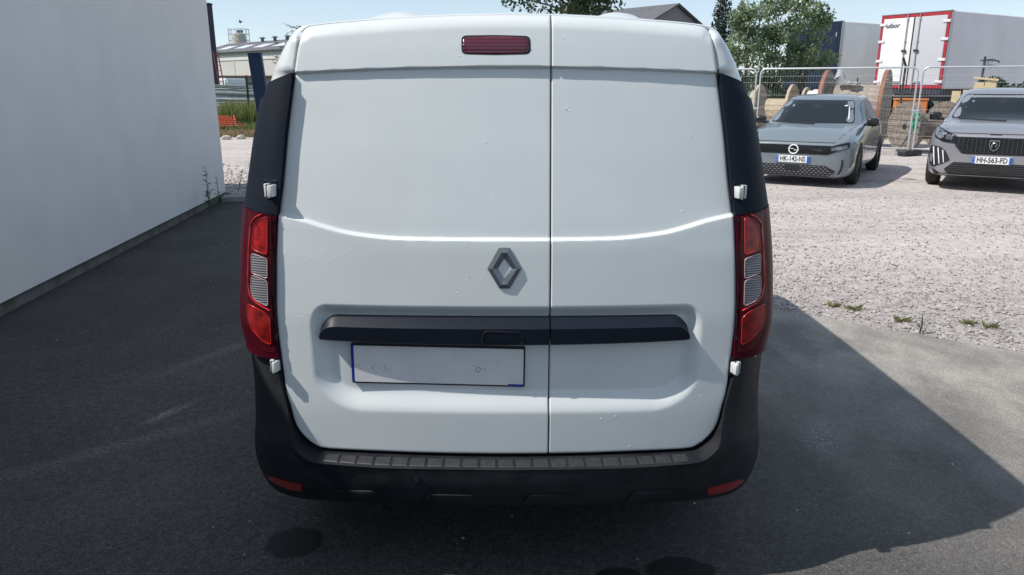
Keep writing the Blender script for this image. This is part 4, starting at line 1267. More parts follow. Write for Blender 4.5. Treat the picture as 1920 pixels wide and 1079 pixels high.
        for yy in sp['seams']:
            sr = lambda p: (Vector((sg * 3, p[0], p[1])), Vector((-sg, 0, 0)))
            patch([(yy, .30), (yy + .009, .30), (yy + .030, .88), (yy + .021, .88)], .1, bv, sr, .0015, .004).build('door_seam', M_SEAL, root)
    for sg in (-1, 1):
        q = sp['bonnet']
        front('bonnet_seam', [(sg * q[0], q[1]), (sg * (q[0] + .010), q[1]), (sg * (q[2] + .010), q[3]), (sg * q[2], q[3])], M_SEAL, .0025, .001, .06, False, None, .004)
    front('bonnet_edge', [(-q[0], q[1]), (q[0], q[1]), (q[0], q[1] - .009), (-q[0], q[1] - .009)], M_SEAL, .0025, .001, .08, False, None, .004)
    # plate
    zc = sp['plate_z']; hit = bv.ray_cast(Vector((0, -3, zc)), Vector((0, 1, 0)))[0]
    yp = hit.y - .022
    pb = MB(); pb.box((0, yp + .010, zc), (.52, .016, .11), 0, .003)
    pb.box((-.24, yp + .004, zc), (.040, .008, .106), 1); pb.box((.24, yp + .004, zc), (.040, .008, .106), 1)
    po = pb.build('number_plate', [M_PLW, M_EUB], root)
    text_mesh(sp['plate'], .112, po, (0, yp - .0005, zc), M_INK, 'plate_lettering', sx=.74, bold=.0016)
    text_mesh('F', .03, po, (-.24, yp - .002, zc - .03), M_PLW, 'country_letter')
    for k in range(12):
        a = 2 * math.pi * k / 12
    st_ = MB()
    for k in range(12):
        a = 2 * math.pi * k / 12; c_ = Vector((-.24 + .011 * math.cos(a), yp - .001, zc + .022 + .011 * math.sin(a)))
        st_.prism([(c_.x + .0028 * math.cos(w), c_.z + .0028 * math.sin(w)) for w in (0, 1.57, 3.14, 4.71)], c_.y, c_.y - .001)
    st_.build('star_ring', mat('plate_yellow', (.7, .55, .05), .4), po)
    sp['extra'](root, front, side, bv, fr)
    return root
def hatch_extra(root, front, side, bv, fr):
    paint = M_CARG
    front('front_panel', [(-.66, .585), (-.56, .665), (.56, .665), (.66, .585), (.52, .525), (-.52, .525)], M_BLK, .006, .02)
    for sg in (-1, 1):
        q = [(.545, .655), (.66, .690), (.80, .725), (.815, .66), (.79, .615), (.67, .585), (.54, .572)]
        h = front('head_lamp', [(sg * p[0], p[1]) for p in q], M_BLK, .007, .02)
        q2 = [(.565, .600), (.68, .610), (.775, .640), (.775, .675), (.66, .655), (.565, .632)]
        front('head_lamp_lens', [(sg * p[0], p[1]) for p in q2], M_LED, .010, .01, .05, False, h)
        q3 = [(.560, .592), (.68, .600), (.785, .632), (.785, .640), (.68, .609), (.560, .600)]
        front('light_bar', [(sg * p[0], p[1]) for p in q3], M_LED, .011, .003, .03, False, h)
        q4 = [(.725, .455), (.745, .46), (.755, .38), (.74, .28), (.70, .215), (.685, .22), (.715, .30), (.728, .38)]
        front('air_curtain', [(sg * p[0], p[1]) for p in q4], M_MBLK, .005, .01)
    g = front('lower_grille', [(-.50, .355), (.50, .355), (.66, .27), (.56, .185), (-.56, .185), (-.66, .27)], M_MBLK, .005, .02)
    n = 0
    for r_ in range(5):
        for c_ in range(17):
            x = (c_ - 8) * .068 + (.034 if r_ % 2 else 0); z = .335 - r_ * .032
            if abs(x) > .5 + (.355 - z) * 1.0 or abs(x) < .12 and z > .27: continue
            front('grille_cell', [(x - .025, z), (x, z + .009), (x + .025, z), (x, z - .009)], M_CARGL, .009, .002, .05, False, g, .004)
    front('lower_lip', [(-.66, .165), (.66, .165), (.70, .215), (.62, .178), (-.62, .178), (-.70, .215)], M_CARG, .010, .004)
    # round badge with a lightning bolt
    c = bv.ray_cast(Vector((0, -3, .597)), Vector((0, 1, 0)))[0]; y = c.y - .016
    b_ = MB(); ring = [(.070 * math.cos(2 * math.pi * k / 28), .070 * math.sin(2 * math.pi * k / 28)) for k in range(29)]
    b_.tube([(p[0], y, c.z + p[1]) for p in ring], .010, 6)
    b_.prism([(-.105, .010), (-.005, .016), (-.012, -.006), (.105, -.010), (.005, -.018), (.012, .004)], y - .008, y + .006, 0, lambda p, h: (p[0], h, c.z + p[1]))
    b_.build('round_badge', M_DRL, root, False, 50)
    front('sticker', [(.512, 1.22), (.527, 1.22), (.592, 1.03), (.577, 1.03)], M_DRL, .006, .004, .05)
    front('sticker', [(.44, 1.235), (.49, 1.235), (.49, 1.25), (.44, 1.25)], M_DRL, .006, .004, .05)
    front('mirror_pod', [(-.09, 1.255), (.09, 1.255), (.05, 1.20), (-.05, 1.20)], M_MBLK, .0045, .02)
    front('wiper', [(-.55, .965), (.10, .950), (.10, .957), (-.55, .973)], M_MBLK, .014, .002, .1)
M_CARGL = mat('grille_cell_edge', (.16, .17, .18), .35, coat=.5)
def suv_extra(root, front, side, bv, fr):
    g = front('front_grille', [(-.56, .83), (.56, .83), (.50, .70), (.40, .575), (-.40, .575), (-.50, .70)], M_MBLK, .006, .02)
    for k in range(9):
        z = .815 - k * .027
        w = .53 - max(0, (.70 - z)) * .9 - .01
        front('grille_bar', [(-w, z), (w, z), (w, z - .007), (-w, z - .007)], M_BLK, .012, .001, .12, False, g, .006)
    for k in range(-8, 9):
        if k == 0: continue
        x = k * .058
        front('grille_rib', [(x - .004, .60 + max(0, abs(x) - .38) * 1.1), (x + .004, .60 + max(0, abs(x) - .38) * 1.1), (x + .004, .82), (x - .004, .82)], M_GRIB, .013, .001, .12, False, g, .006)
    for sg in (-1, 1):
        q = [(.50, .835), (.64, .895), (.80, .965), (.83, .90), (.80, .80), (.68, .745), (.50, .725)]
        h = front('head_lamp', [(sg * p[0], p[1]) for p in q], M_BLK, .010, .02)
        front('head_lamp_lens', [(sg * p[0], p[1]) for p in [(.69, .90), (.79, .93), (.80, .84), (.72, .79), (.67, .82)]], M_LED, .014, .02, .04, False, h)
        front('head_lamp_lens', [(sg * p[0], p[1]) for p in [(.56, .835), (.65, .865), (.65, .79), (.56, .77)]], M_LED, .014, .01, .04, False, h)
        q = [(.84, .685), (.70, .665), (.62, .60), (.55, .465), (.66, .40), (.78, .345), (.845, .42), (.86, .56)]
        h = front('claw_housing', [(sg * p[0], p[1]) for p in q], M_MBLK, .006, .03)
        for (xa, xb, za, zb) in ((.800, .755, .665, .385), (.735, .690, .65, .405), (.668, .632, .62, .43)):
            front('claw_light', [(sg * p[0], p[1]) for p in [(xa - .0075, za), (xa + .0075, za), (xb + .005, zb), (xb - .005, zb)]], M_DRL, .012, .003, .05, False, h)
    q = [(-.50, .445), (.50, .445), (.62, .33), (.56, .265), (-.56, .265), (-.62, .33)]
    g = front('lower_grille', q, M_MBLK, .006, .02)
    for k in range(5):
        z = .425 - k * .032; w = .50 + (.44 - z) * .7
        for a, b_ in ((-w, -.13), (.13, w)):
            front('grille_bar', [(a, z), (b_, z), (b_, z - .008), (a, z - .008)], M_GRIB, .012, .001, .1, False, g, .006)
    front('radar_panel', [(-.10, .43), (.10, .43), (.10, .31), (-.10, .31)], M_BLK, .012, .006)
    front('chin', [(-.74, .225), (.74, .225), (.78, .33), (.66, .262), (-.66, .262), (-.78, .33)], M_MBLK, .008, .01)
    c = bv.ray_cast(Vector((0, -3, .715)), Vector((0, 1, 0)))[0]; y = c.y - .018
    b_ = MB(); sh = [(-.062, .068), (.062, .068), (.064, .0), (.040, -.052), (0, -.082), (-.040, -.052), (-.064, .0)]
    b_.prism(sh, y, y + .014, 1, lambda p, h: (p[0], h, c.z + p[1]))
    P_ = [(p[0], y - .002, c.z + p[1]) for p in sh]; b_.tube(P_ + [P_[0]], .0055, 5, 0)
    b_.tube([(-.030, y - .004, c.z - .030), (-.034, y - .004, c.z + .008), (-.012, y - .005, c.z + .036), (.022, y - .005, c.z + .034), (.036, y - .004, c.z + .010), (.014, y - .004, c.z + .006), (.022, y - .004, c.z - .024)], .006, 5, 0)
    b_.build('shield_badge', [M_GALVB, M_BLK], root, False, 50)
    front('mirror_pod', [(-.10, 1.36), (.10, 1.36), (.05, 1.29), (-.05, 1.29)], M_MBLK, .0045, .02)
    front('wiper', [(-.58, 1.055), (.10, 1.04), (.10, 1.047), (-.58, 1.063)], M_MBLK, .014, .002, .1)
    front('bonnet_letters', [(-.075, .863), (.075, .863), (.075, .878), (-.075, .878)], M_MBLK, .004, .003)
M_GRIB = mat('grille_rib_edge', (.045, .047, .05), .35)
M_GALVB = mat('badge_metal', (.45, .47, .49), .3, metal=.8)
corsa = dict(paint=M_CARG, hw=.88, r=.315, wheels=(.80, 3.34), mirror=(1.50, .985), handles=(2.15, 3.0), seams=(1.28, 2.32, 3.1), rim=M_RIMD,
    stations=[(-.02, .46, .30, .60, .64, .96), (.0, .60, .22, .66, .695, .96), (.05, .74, .17, .69, .735, .95), (.16, .84, .155, .735, .79, .93), (.40, .876, .15, .80, .87, .90), (.80, .882, .15, .86, .935, .90), (1.20, .884, .16, .905, .985, .91), (1.7, .884, .17, .93, .98, .93), (2.6, .884, .17, .95, .99, .94), (3.3, .88, .18, .965, 1.0, .93), (3.75, .84, .22, .96, 1.0, .92), (3.98, .76, .28, .93, .98, .90), (4.06, .62, .34, .86, .92, .9)],
    cabin=[(.86, .84, .82, 4.05, 5), (.95, .80, 1.00, 4.0, 5), (1.15, .715, 1.42, 3.84, 4.6), (1.30, .645, 1.74, 3.66, 4.2), (1.385, .59, 2.02, 3.46, 3.8), (1.418, .47, 2.2, 3.25, 3.4), (1.433, .20, 2.4, 2.95, 3)],
    screen=[(-.69, .965), (-.55, 1.335), (.55, 1.335), (.69, .965)],
    sidewin=[(1.62, 1.00), (2.0, 1.27), (2.25, 1.335), (2.95, 1.33), (3.25, 1.22), (3.42, 1.04)],
    surround=[(1.50, .965), (1.98, 1.30), (2.25, 1.36), (2.98, 1.355), (3.33, 1.23), (3.5, 1.01)],
    plate_z=.440, bonnet=(.60, .715, .735, .93), plate='HK-142-NS', extra=hatch_extra)
suv = dict(paint=M_CARS, hw=.885, r=.345, wheels=(.84, 3.45), mirror=(1.62, 1.075), handles=(2.25, 3.1), seams=(1.38, 2.42, 3.2), rim=M_RIMD,
    stations=[(-.02, .48, .34, .80, .84, .96), (.0, .62, .26, .84, .865, .96), (.05, .76, .23, .865, .90, .95), (.16, .845, .215, .90, .94, .93), (.42, .880, .20, .95, 1.00, .90), (.85, .886, .20, .985, 1.05, .90), (1.25, .887, .20, 1.01, 1.075, .91), (1.8, .887, .20, 1.02, 1.06, .93), (2.7, .887, .20, 1.03, 1.06, .94), (3.5, .88, .22, 1.04, 1.07, .93), (4.0, .84, .26, 1.04, 1.07, .92), (4.24, .76, .32, 1.0, 1.04, .9), (4.31, .62, .38, .94, .98, .9)],
    cabin=[(.96, .84, .94, 4.28, 5), (1.04, .81, 1.10, 4.22, 5), (1.24, .73, 1.50, 4.06, 4.6), (1.40, .66, 1.82, 3.88, 4.2), (1.495, .60, 2.12, 3.66, 3.8), (1.53, .48, 2.3, 3.45, 3.4), (1.548, .20, 2.5, 3.1, 3)],
    screen=[(-.70, 1.055), (-.56, 1.445), (.56, 1.445), (.70, 1.055)],
    sidewin=[(1.74, 1.09), (2.1, 1.37), (2.35, 1.445), (3.1, 1.44), (3.45, 1.33), (3.62, 1.13)],
    surround=[(1.62, 1.055), (2.08, 1.40), (2.35, 1.47), (3.13, 1.465), (3.53, 1.34), (3.7, 1.10)],
    plate_z=.492, bonnet=(.60, .885, .75, 1.02), plate='HH-563-FD', extra=suv_extra)
car('grey_hatchback', 'matt grey hatchback with round badge and plate HK-142-NS parked facing the van', (4.56, 12.24, 0), R(-32), corsa)
car('silver_suv', 'silver grey compact SUV with clawed daytime lights and plate HH-563-FD', (7.27, 11.42, 0), R(-33), suv)
# ------------------------------------------------------------------ temporary fence of wire panels
fa = [Vector((2.75, 21.35, 0)), Vector((6.17, 19.42, 0)), Vector((9.27, 17.62, 0)), Vector((12.4, 15.95, 0))]
def fence_panel(a, b, label):
    d = b - a; L = d.length - .10; rz = math.atan2(d.y, d.x)
    p0 = a + d.normalized() * .05
    t = empty('wire_fence', p0, rz, label, 'fence', 'temporary wire fence panels')
    H = 1.98; rr = .13; m_ = MB()
    path = [(0, 0, .04)] + [(rr - rr * math.cos(w), 0, H - rr + rr * math.sin(w)) for w in np.linspace(0, math.pi / 2, 6)] + [(L - rr + rr * math.sin(w), 0, H - rr + rr * math.cos(w)) for w in np.linspace(0, math.pi / 2, 6)] + [(L, 0, .04)]
    m_.tube(path, .021, 8); m_.bar((0, 0, .16), (L, 0, .16), .019, 8)
    m_.build('frame', M_GALVF, t, False, 60)
    w = MB()
    for z in (.45, .75, 1.05, 1.35, 1.65, 1.8): w.bar((0, .0, z), (L, .0, z), .0026, 4, cap=False)
    n = int(L / .06)
    for i in range(1, n): w.bar((L * i / n, .004, .16), (L * i / n, .004, H), .0012, 3, cap=False)
    tag(w.build('wire_mesh', M_GALVF, t), kind='stuff')
    c = MB(); c.box((L + .05, 0, 1.02), (.15, .05, .04), 0, .008); c.build('clamp', M_GALVF, t)
    return t
M_GALVF = mat('fence_galvanised', (.52, .54, .56), .4, metal=.5)
fence_panel(fa[0], fa[1], 'wire fence panel half hidden behind the van, ending left of the grey hatchback')
fence_panel(fa[1], fa[2], 'wire fence panel standing behind the grey hatchback')
fence_panel(fa[2], fa[3], 'wire fence panel standing behind the silver SUV')
for i, p in enumerate(fa[1:3]):
    m_ = MB(); m_.box((p.x, p.y, .065), (.62, .22, .13), 0, .03, 2, Matrix.Rotation(R(60 - 32), 4, 'Z'))
    tag(m_.build('rubber_block', M_MBLK), ['black rubber fence block behind the bonnet of the grey hatchback', 'black rubber fence block between the two parked cars'][i], 'rubber block', 'rubber blocks under the fence')

# ------------------------------------------------------------------ cable drums
def drum(label, c, ang, Rf, rc, L, planks, rim, fl_t=.07, n=18, cat='cable drum', name='cable_drum', tilt=0.0):
    t = empty(name, (c[0], c[1], 0), ang, label, cat, 'wooden cable drums behind the fence')
    zc = Rf + .01
    for sx in (-1, 1):
        m_ = MB(); x0 = sx * L / 2; k = 8
        for i in range(k):
            a = -Rf + 2 * Rf * i / k + .006; b = -Rf + 2 * Rf * (i + 1) / k - .006
            poly = []
            r_ = Rf - .012
            a_, b_ = max(a, -r_), min(b, r_)
            for z in np.linspace(a_, b_, 5): poly.append((math.sqrt(max(0, r_ * r_ - z * z)), z))
            for z in np.linspace(b_, a_, 5): poly.append((-math.sqrt(max(0, r_ * r_ - z * z)), z))
            jit = random.uniform(-.004, .004)
            m_.prism(poly, x0 - fl_t / 2 + jit, x0 + fl_t / 2 + jit, 0, lambda p, h: (h, p[0], p[1] + zc))
        m_.lathe([(Rf - .012, -fl_t / 2), (Rf, -fl_t / 2 - .003), (Rf, fl_t / 2 + .003), (Rf - .012, fl_t / 2)], 48, 1, 'x', (x0, 0, zc))
        m_.lathe([(.07, sx * (fl_t / 2 + .006)), (.001, sx * (fl_t / 2 + .006))], 14, 2, 'x', (x0, 0, zc))
        for a in range(6):
            w = a * math.pi / 3
            m_.lathe([(.022, sx * (fl_t / 2 + .015)), (.001, sx * (fl_t / 2 + .02))], 8, 1, 'x', (x0, math.cos(w) * rc * .8, zc + math.sin(w) * rc * .8))
        m_.build('flange', [planks, rim, M_INK], t, False, 40)
    sw = 2 * rc * math.sin(math.pi / n) - .006; base = MB()
    base.box((0, 0, rc - .02), (L - fl_t - .004, sw, .04), 0, .004)
    st0 = base.build('stave', planks, t); st0.location = (0, 0, zc)
    for i in range(1, n):
        s = st0.copy(); COL.objects.link(s); s.parent = t; s.location = (0, 0, zc + random.uniform(-.003, .003)); s.rotation_euler = (2 * math.pi * i / n, 0, 0)
    return t
A1 = R(-33)
drum('large cable drum with rust brown rims rising behind the grey hatchback', (xat(1600, 20.6, .9), 20.6), A1, .985, .60, 1.46, M_WOOD, M_RUST, .09, 22)
drum('pale wooden cable drum with two plank flanges left of the grey hatchback roof', (xat(1452, 22.2, .8), 22.2), A1, .80, .40, .92, M_WOODP, M_WOODP, .07, 16)
drum('wooden cable drum mostly hidden behind the right edge of the van', (xat(1388, 22.9, .8), 22.9), A1, .72, .42, .80, M_WOODP, M_WOODP, .07, 16)
drum('old grey cable drum with green rope near the fence foot', (10.15, 18.75), R(12), .60, .30, 1.05, M_OLDW, M_OLDW, .10, 14)
# drum wound with white film
t = drum('small cable drum wrapped in white plastic film behind the hatchback roof', (xat(1531, 21.6, .9), 21.6), A1, .76, .40, .62, M_WOODP, M_WOODP, .05, 14)
m_ = MB(); pr = [(.66, -.27)] + [(.69 + random.uniform(-.025, .025), x) for x in np.linspace(-.25, .25, 7)] + [(.66, .27)]
m_.lathe(pr, 26, 0, 'x', (0, 0, .77)); m_.build('film_wrap', M_FILM, t, False, 40)
# loose film on top of the large drum
V = []; nx, ny = 9, 7
for i in range(nx):
    for j in range(ny):
        V.append((i * .075 - .3 + random.gauss(0, .015), j * .06 - .2 + random.gauss(0, .02), .05 + .38 * math.exp(-((i - 1.5) / 1.6)**2) * (1 - abs(j - 3) / 5) + random.gauss(0, .018)))
me = raw_mesh('plastic_film', V, [tuple(f) for f in grid_faces(nx, ny)])
o = mesh_obj('plastic_film', me, M_FILM2, None, False, 180); o.location = (xat(1588, 20.4, 1.6), 20.4, 1.60); o.rotation_euler = (0, 0, A1)
md = o.modifiers.new('thickness', 'SOLIDIFY'); md.thickness = .004
tag(o, 'crumpled clear plastic film lying on top of the rust rimmed drum', 'plastic film')
# green rope hanging on the old drum
pts = []
c = at(1716, 226, 18.05)
for i in range(70):
    w = i * .55
    pts.append(c + Vector((.07 * math.cos(w * 1.3) + random.gauss(0, .012), random.gauss(0, .02), .16 * math.sin(w * .9) + .02 * math.cos(w * 2.1) - (.0 if i < 55 else (i - 55) * .02))))
tag(MB().tube(catmull([p[:] for p in pts], 3).tolist(), .016, 5).build('rope', mat('green_rope', (.03, .36, .20), .6), None, False, 60), 'tangled bright green rope hanging on the old grey drum', 'rope')
# pale timber crate
cx_, cy_ = xat(1822, 20.2, 1.3), 20.2
t = empty('wooden_crate', (cx_, cy_, 0), R(-30), 'pale new timber crate standing behind the silver SUV roof', 'crate')
for i, (x, h, w) in enumerate(((-.36, 1.44, .20), (-.12, 1.47, .19), (.12, 1.66, .21), (.36, 1.70, .24))):
    MB().box((x, -.45, h / 2), (w, .045, h), 0, .004).build('plank', M_PALEW, t)
    MB().box((x, .45, h / 2 - .06), (w, .045, h - .12), 0, .004).build('plank', M_PALEW, t)
for z in (.3, 1.1): MB().box((0, -.49, z), (.95, .035, .12), 0, .004).build('batten', M_PALEW, t)
for i in range(4):
    MB().box((.49, -.33 + i * .22, .82), (.045, .20, 1.60), 0, .004).build('plank', M_PALEW, t)
MB().box((.25, -.2, 1.74), (.55, .62, .05), 0, .004, 1, Matrix.Rotation(R(6), 4, 'Y')).build('lid_board', M_PALEW, t)
MB().bar((-.18, -.50, 1.22), (-.18, -.56, 1.22), .05, 12).build('bolt_plug', mat('brass_plug', (.42, .31, .12), .4, metal=.5), t)

# ------------------------------------------------------------------ trailers
M_TRW = mat('trailer_white', (.72, .72, .70), .45, coat=.2, var=.03, vscale=.8)
M_TRG = mat('trailer_grey_white', (.66, .645, .67), .5, var=.10, vscale=.5, detail=7)
M_TRGW = mat('trailer_dull_white', (.79, .80, .76), .5, var=.05, vscale=.6)
M_TRR = mat('trailer_red_frame', (.36, .022, .035), .45)
M_TRA = mat('trailer_aluminium', (.42, .44, .46), .4, metal=.6)
def trailer(label, loc, rz, L, H0, H1, doorm, framem, sidem, detailed=True):
    t = empty('box_trailer', loc, rz, label, 'trailer', 'box trailers beyond the fence')
    W = 2.5
    m_ = MB(); m_.box((W / 2, L / 2 + .03, (H0 + H1) / 2), (W, L - .06, H1 - H0), 0, .03); m_.build('box_body', sidem, t)
    f = MB()
    f.box((W / 2, -.002, H1 - .07), (W - .01, .07, .13), 0, .01); f.box((W / 2, -.002, H0 + .05), (W - .01, .07, .10), 0, .01)
    for x in (.055, W - .055): f.box((x, -.002, (H0 + H1) / 2), (.10, .068, H1 - H0 - .03), 0, .01)
    f.build('rear_frame', framem, t)
    g = MB(); g.box((W + .004, .06, (H0 + H1) / 2), (.03, .14, H1 - H0 + .01), 0, .006); g.box((W / 2, -.005, H1 + .004), (W + .02, .10, .03), 0, .006); g.build('corner_post', M_TRA, t)
    if detailed:
        for k, x0 in enumerate((.11, W / 2 + .012)):
            w = W / 2 - .122
            d = MB().box((x0 + w / 2, -.02, (H0 + H1) / 2 - .01), (w, .05, H1 - H0 - .25), 0, .012).build('rear_door', M_TRW if k == 0 else M_TRW_SHADE, t)
            for xx in ((x0 + w - .22,) if k == 0 else (x0 + .20,)):
                b_ = MB(); b_.bar((xx, -.075, H0 - .02), (xx, -.075, H1 - .03), .019, 8); b_.build('lock_rod', M_TRA, d)
                for z in (H0 + .15, H0 + .85, H0 + 1.6, H1 - .2): MB().box((xx, -.06, z), (.07, .05, .06), 0, .006).build('rod_bracket', M_TRA, d)
                MB().box((xx, -.095, H0 + 1.28), (.17, .05, .075), 0, .01).build('rod_lever', M_DSTEEL, d)
                MB().box((xx + (-.14 if k == 0 else .14), -.07, H0 + .22), (.26, .05, .07), 0, .01).build('door_latch', M_TRA, d)
            for z in (H1 - .33, H0 + 1.62, H0 + .95, H0 + .22):
                MB().box(((.11 if k == 0 else W - .11), -.045, z), (.25, .06, .095), 0, .012).build('door_hinge', M_TRG, d)
        MB().box((W / 2, -.05, (H0 + H1) / 2 - .01), (.035, .03, H1 - H0 - .25), 0, .004).build('centre_seal', M_SEAL, t)
        text_mesh('uilsor', .22, t, (.47, -.0475, H1 - .38), M_NAVY, 'door_lettering', bold=.006, shear=.25)
    else:
        MB().box((W / 2, -.02, (H0 + H1) / 2), (W - .2, .05, H1 - H0 - .22), 0, .012).build('rear_door', framem, t)
        for z in (H0 + .5, H0 + 1.6, H1 - .5): MB().box((W - .17, -.055, z), (.05, .03, .16), 0, .006).build('door_hinge', M_TRA, t)
        # side door panel set in the wall
        s_ = MB(); s_.box((W + .006, .95, (H0 + H1) / 2 - .05), (.02, 1.45, H1 - H0 - .26), 0, .006); s_.build('side_panel', M_TRGW2, t)
        MB().box((W + .02, 1.35, H0 + .55), (.03, .07, .42), 0, .008).build('panel_handle', M_DSTEEL, t)
    u = MB(); u.box((W / 2, L / 2, H0 - .14), (1.1, L - .4, .22)); u.box((W / 2, .1, H0 - .10), (W - .1, .22, .2))
    u.box((W / 2, .15, .58), (W - .2, .12, .14), 0, .01); u.bar((.6, .2, H0 - .1), (.6, .15, .58), .04); u.bar((W - .6, .2, H0 - .1), (W - .6, .15, .58), .04)
    u.build('chassis', M_DSTEEL, t)
    for yy in (1.9, 3.2, 4.5):
        for x in (.22, W - .22): wheel('wheel', t, (x, yy, .50), .50, .34, M_RIMM, False, 6, 1 if x > 1 else -1)
    for yy in (L - 3.2,):
        for x in (.5, W - .5): MB().box((x, yy, .55), (.14, .14, 1.1), 0, .01).build('landing_leg', M_DSTEEL, t)
    return t
M_TRW_SHADE = mat('door_white_shaded', (.50, .50, .53), .5, var=.06, vscale=.7)  # shade on the turned right leaf, painted as a darker door white
M_TRGW2 = mat('panel_dull_white', (.83, .84, .80), .5, var=.04, vscale=.9)
TA, TB = at(1655, 30, 28.6), at(1785, 20, 26.5)
trz = math.atan2(TB.y - TA.y, TB.x - TA.x)
trailer('white box trailer with red framed rear doors and lock rods', (TA.x, TA.y, 0), trz, 13.6, 1.47, 4.0, M_TRW, M_TRR, M_TRG)
q = at(1580, 40, 30.8)
trailer('box trailer with dark navy rear end half hidden by the young trees', (q.x - 2.5 * math.cos(trz), q.y - 2.5 * math.sin(trz), 0), trz, 13.0, 1.1, 4.0, M_NAVY, M_NAVY, M_TRGW, False)
oc = at(1707, 190, 27.3)
t = MB(); t.box((oc.x, oc.y, .84), (1.0, .7, .50), 0, .03, 2, Matrix.Rotation(R(-20), 4, 'Z')); t.box((oc.x, oc.y, 1.10), (1.06, .76, .06), 0, .02, 2, Matrix.Rotation(R(-20), 4, 'Z'))
for dx in (-.4, .4): t.box((oc.x + dx, oc.y, .3), (.1, .6, .6), 1)
tag(t.build('tool_chest', [mat('orange_plastic', (.62, .20, .04), .5), M_DSTEEL]), 'orange chest on legs under the red framed trailer doors', 'chest')
# ------------------------------------------------------------------ white van behind the fence, right of the van
def profile_van(name, label, loc, rz, W, prof, win, m, cat='van', tail=None):
    t = empty(name, loc, rz, label, cat)
    b = bmesh.new()
    vs = [[b.verts.new((x, p[0], p[1])) for p in prof] for x in (-W / 2, W / 2)]
    b.faces.new(vs[0][::-1]); b.faces.new(vs[1])
    n = len(prof)
    for i in range(n): b.faces.new((vs[0][i], vs[0][(i + 1) % n], vs[1][(i + 1) % n], vs[1][i]))
    bmesh.ops.recalc_face_normals(b, faces=b.faces)
    bmesh.ops.bevel(b, geom=list(b.edges), offset=.11, segments=4, affect='EDGES', clamp_overlap=True)
    for v in b.verts:
        if v.co.z > 1.1: v.co.x *= 1 - .10 * (v.co.z - 1.1)
    mb = MB().bm(b); bo = mb.build('body', m, t, False, 60)
    bv = BVHTree.FromPolygons([v.co[:] for v in bo.data.vertices], [p.vertices[:] for p in bo.data.polygons])
    for sg in (-1, 1):
        patch(round_poly(win, .05), .2, bv, lambda p: (Vector((sg * 4, p[0], p[1])), Vector((-sg, 0, 0))), .004, .01).build('side_window', M_GLASSD, t, False, 40)
        if tail: patch(round_poly(tail, .02), .1, bv, lambda p: (Vector((sg * p[0], -4, p[1])), Vector((0, 1, 0))), .006, .01).build('tail_lamp', M_REFL, t, False, 40)
        for yy in (.9, max(p[0] for p in prof) - 1.0): wheel('wheel', t, (sg * (W / 2 - .11), yy, .33), .33, .2, M_RIMM, False, 5, sg)
    return t
qv = at(1409, 170, 25.5)
profile_van('parked_van', 'white parked van seen behind the right edge of the main van', (qv.x - 1.02 * math.cos(R(-14)), 25.5 + .3, 0), R(-14), 2.0,
    [(0, .35), (5.2, .35), (5.3, .9), (4.6, 1.15), (3.9, 2.1), (3.4, 2.36), (.1, 2.36), (0, 2.2)], [(3.3, 1.2), (4.4, 1.2), (3.85, 1.95), (3.3, 2.0)], M_VAN, 'van', [(.83, 1.15), (.93, 1.15), (.93, 1.55), (.83, 1.55)])
# steel posts in front of the trailers
def steel_post(label, px, D, z1, bend, twigs=False, group='dark steel posts by the trailers'):
    x = xat(px, D, 1.0)
    m_ = MB(); m_.tube([(x, D, 0), (x, D, z1 * .8), (x + .01, D, z1 * .9), (x - bend, D, z1)], .035, 6)
    if twigs:
        for z in (z1 - .12, z1 - .28):
            m_.tube([(x - .12, D, z), (x + .2, D + .02, z + .03), (x + .45, D, z - .02)], .018, 5)
            for k in range(12): m_.bar((x + .04 * k - .05, D + random.gauss(0, .03), z), (x + .04 * k + random.gauss(0, .06), D + random.gauss(0, .05), z + random.gauss(0, .05)), .008, 4)
    tag(m_.build('steel_post', M_DSTEEL, None, False, 60), label, 'post', group)
steel_post('thin dark steel post with bent tip before the red framed trailer doors', 1688, 22.5, 2.35, .10)
steel_post('thin dark steel post with wire tangle before the long trailer side', 1833, 23.5, 2.42, .0, True)

# ------------------------------------------------------------------ left yard
fy = 27.5
gx = lambda px, D: xat(px, D, .6)
t = empty('mesh_fence', (gx(468, fy), fy, 0), R(6), 'dark green wire mesh fence with steel posts behind the tall grass', 'fence')
for x in (-6.2, -3.7, -1.2 + 1.2, 2.5, 5.0, 7.5):
    MB().box((x, 0, .96), (.075, .06, 1.92), 0, .008).build('post', M_GREENP, t)
w = MB()
for z in np.arange(.05, 1.75, .2): w.bar((-6.2, -.03, z), (7.5, -.03, z), .004, 4, cap=False)
for x in np.arange(-6.2, 7.5, .10): w.bar((x, -.035, .03), (x, -.035, 1.75), .0025, 3, cap=False)
tag(w.build('wire_mesh', M_GREENP, t), kind='stuff')
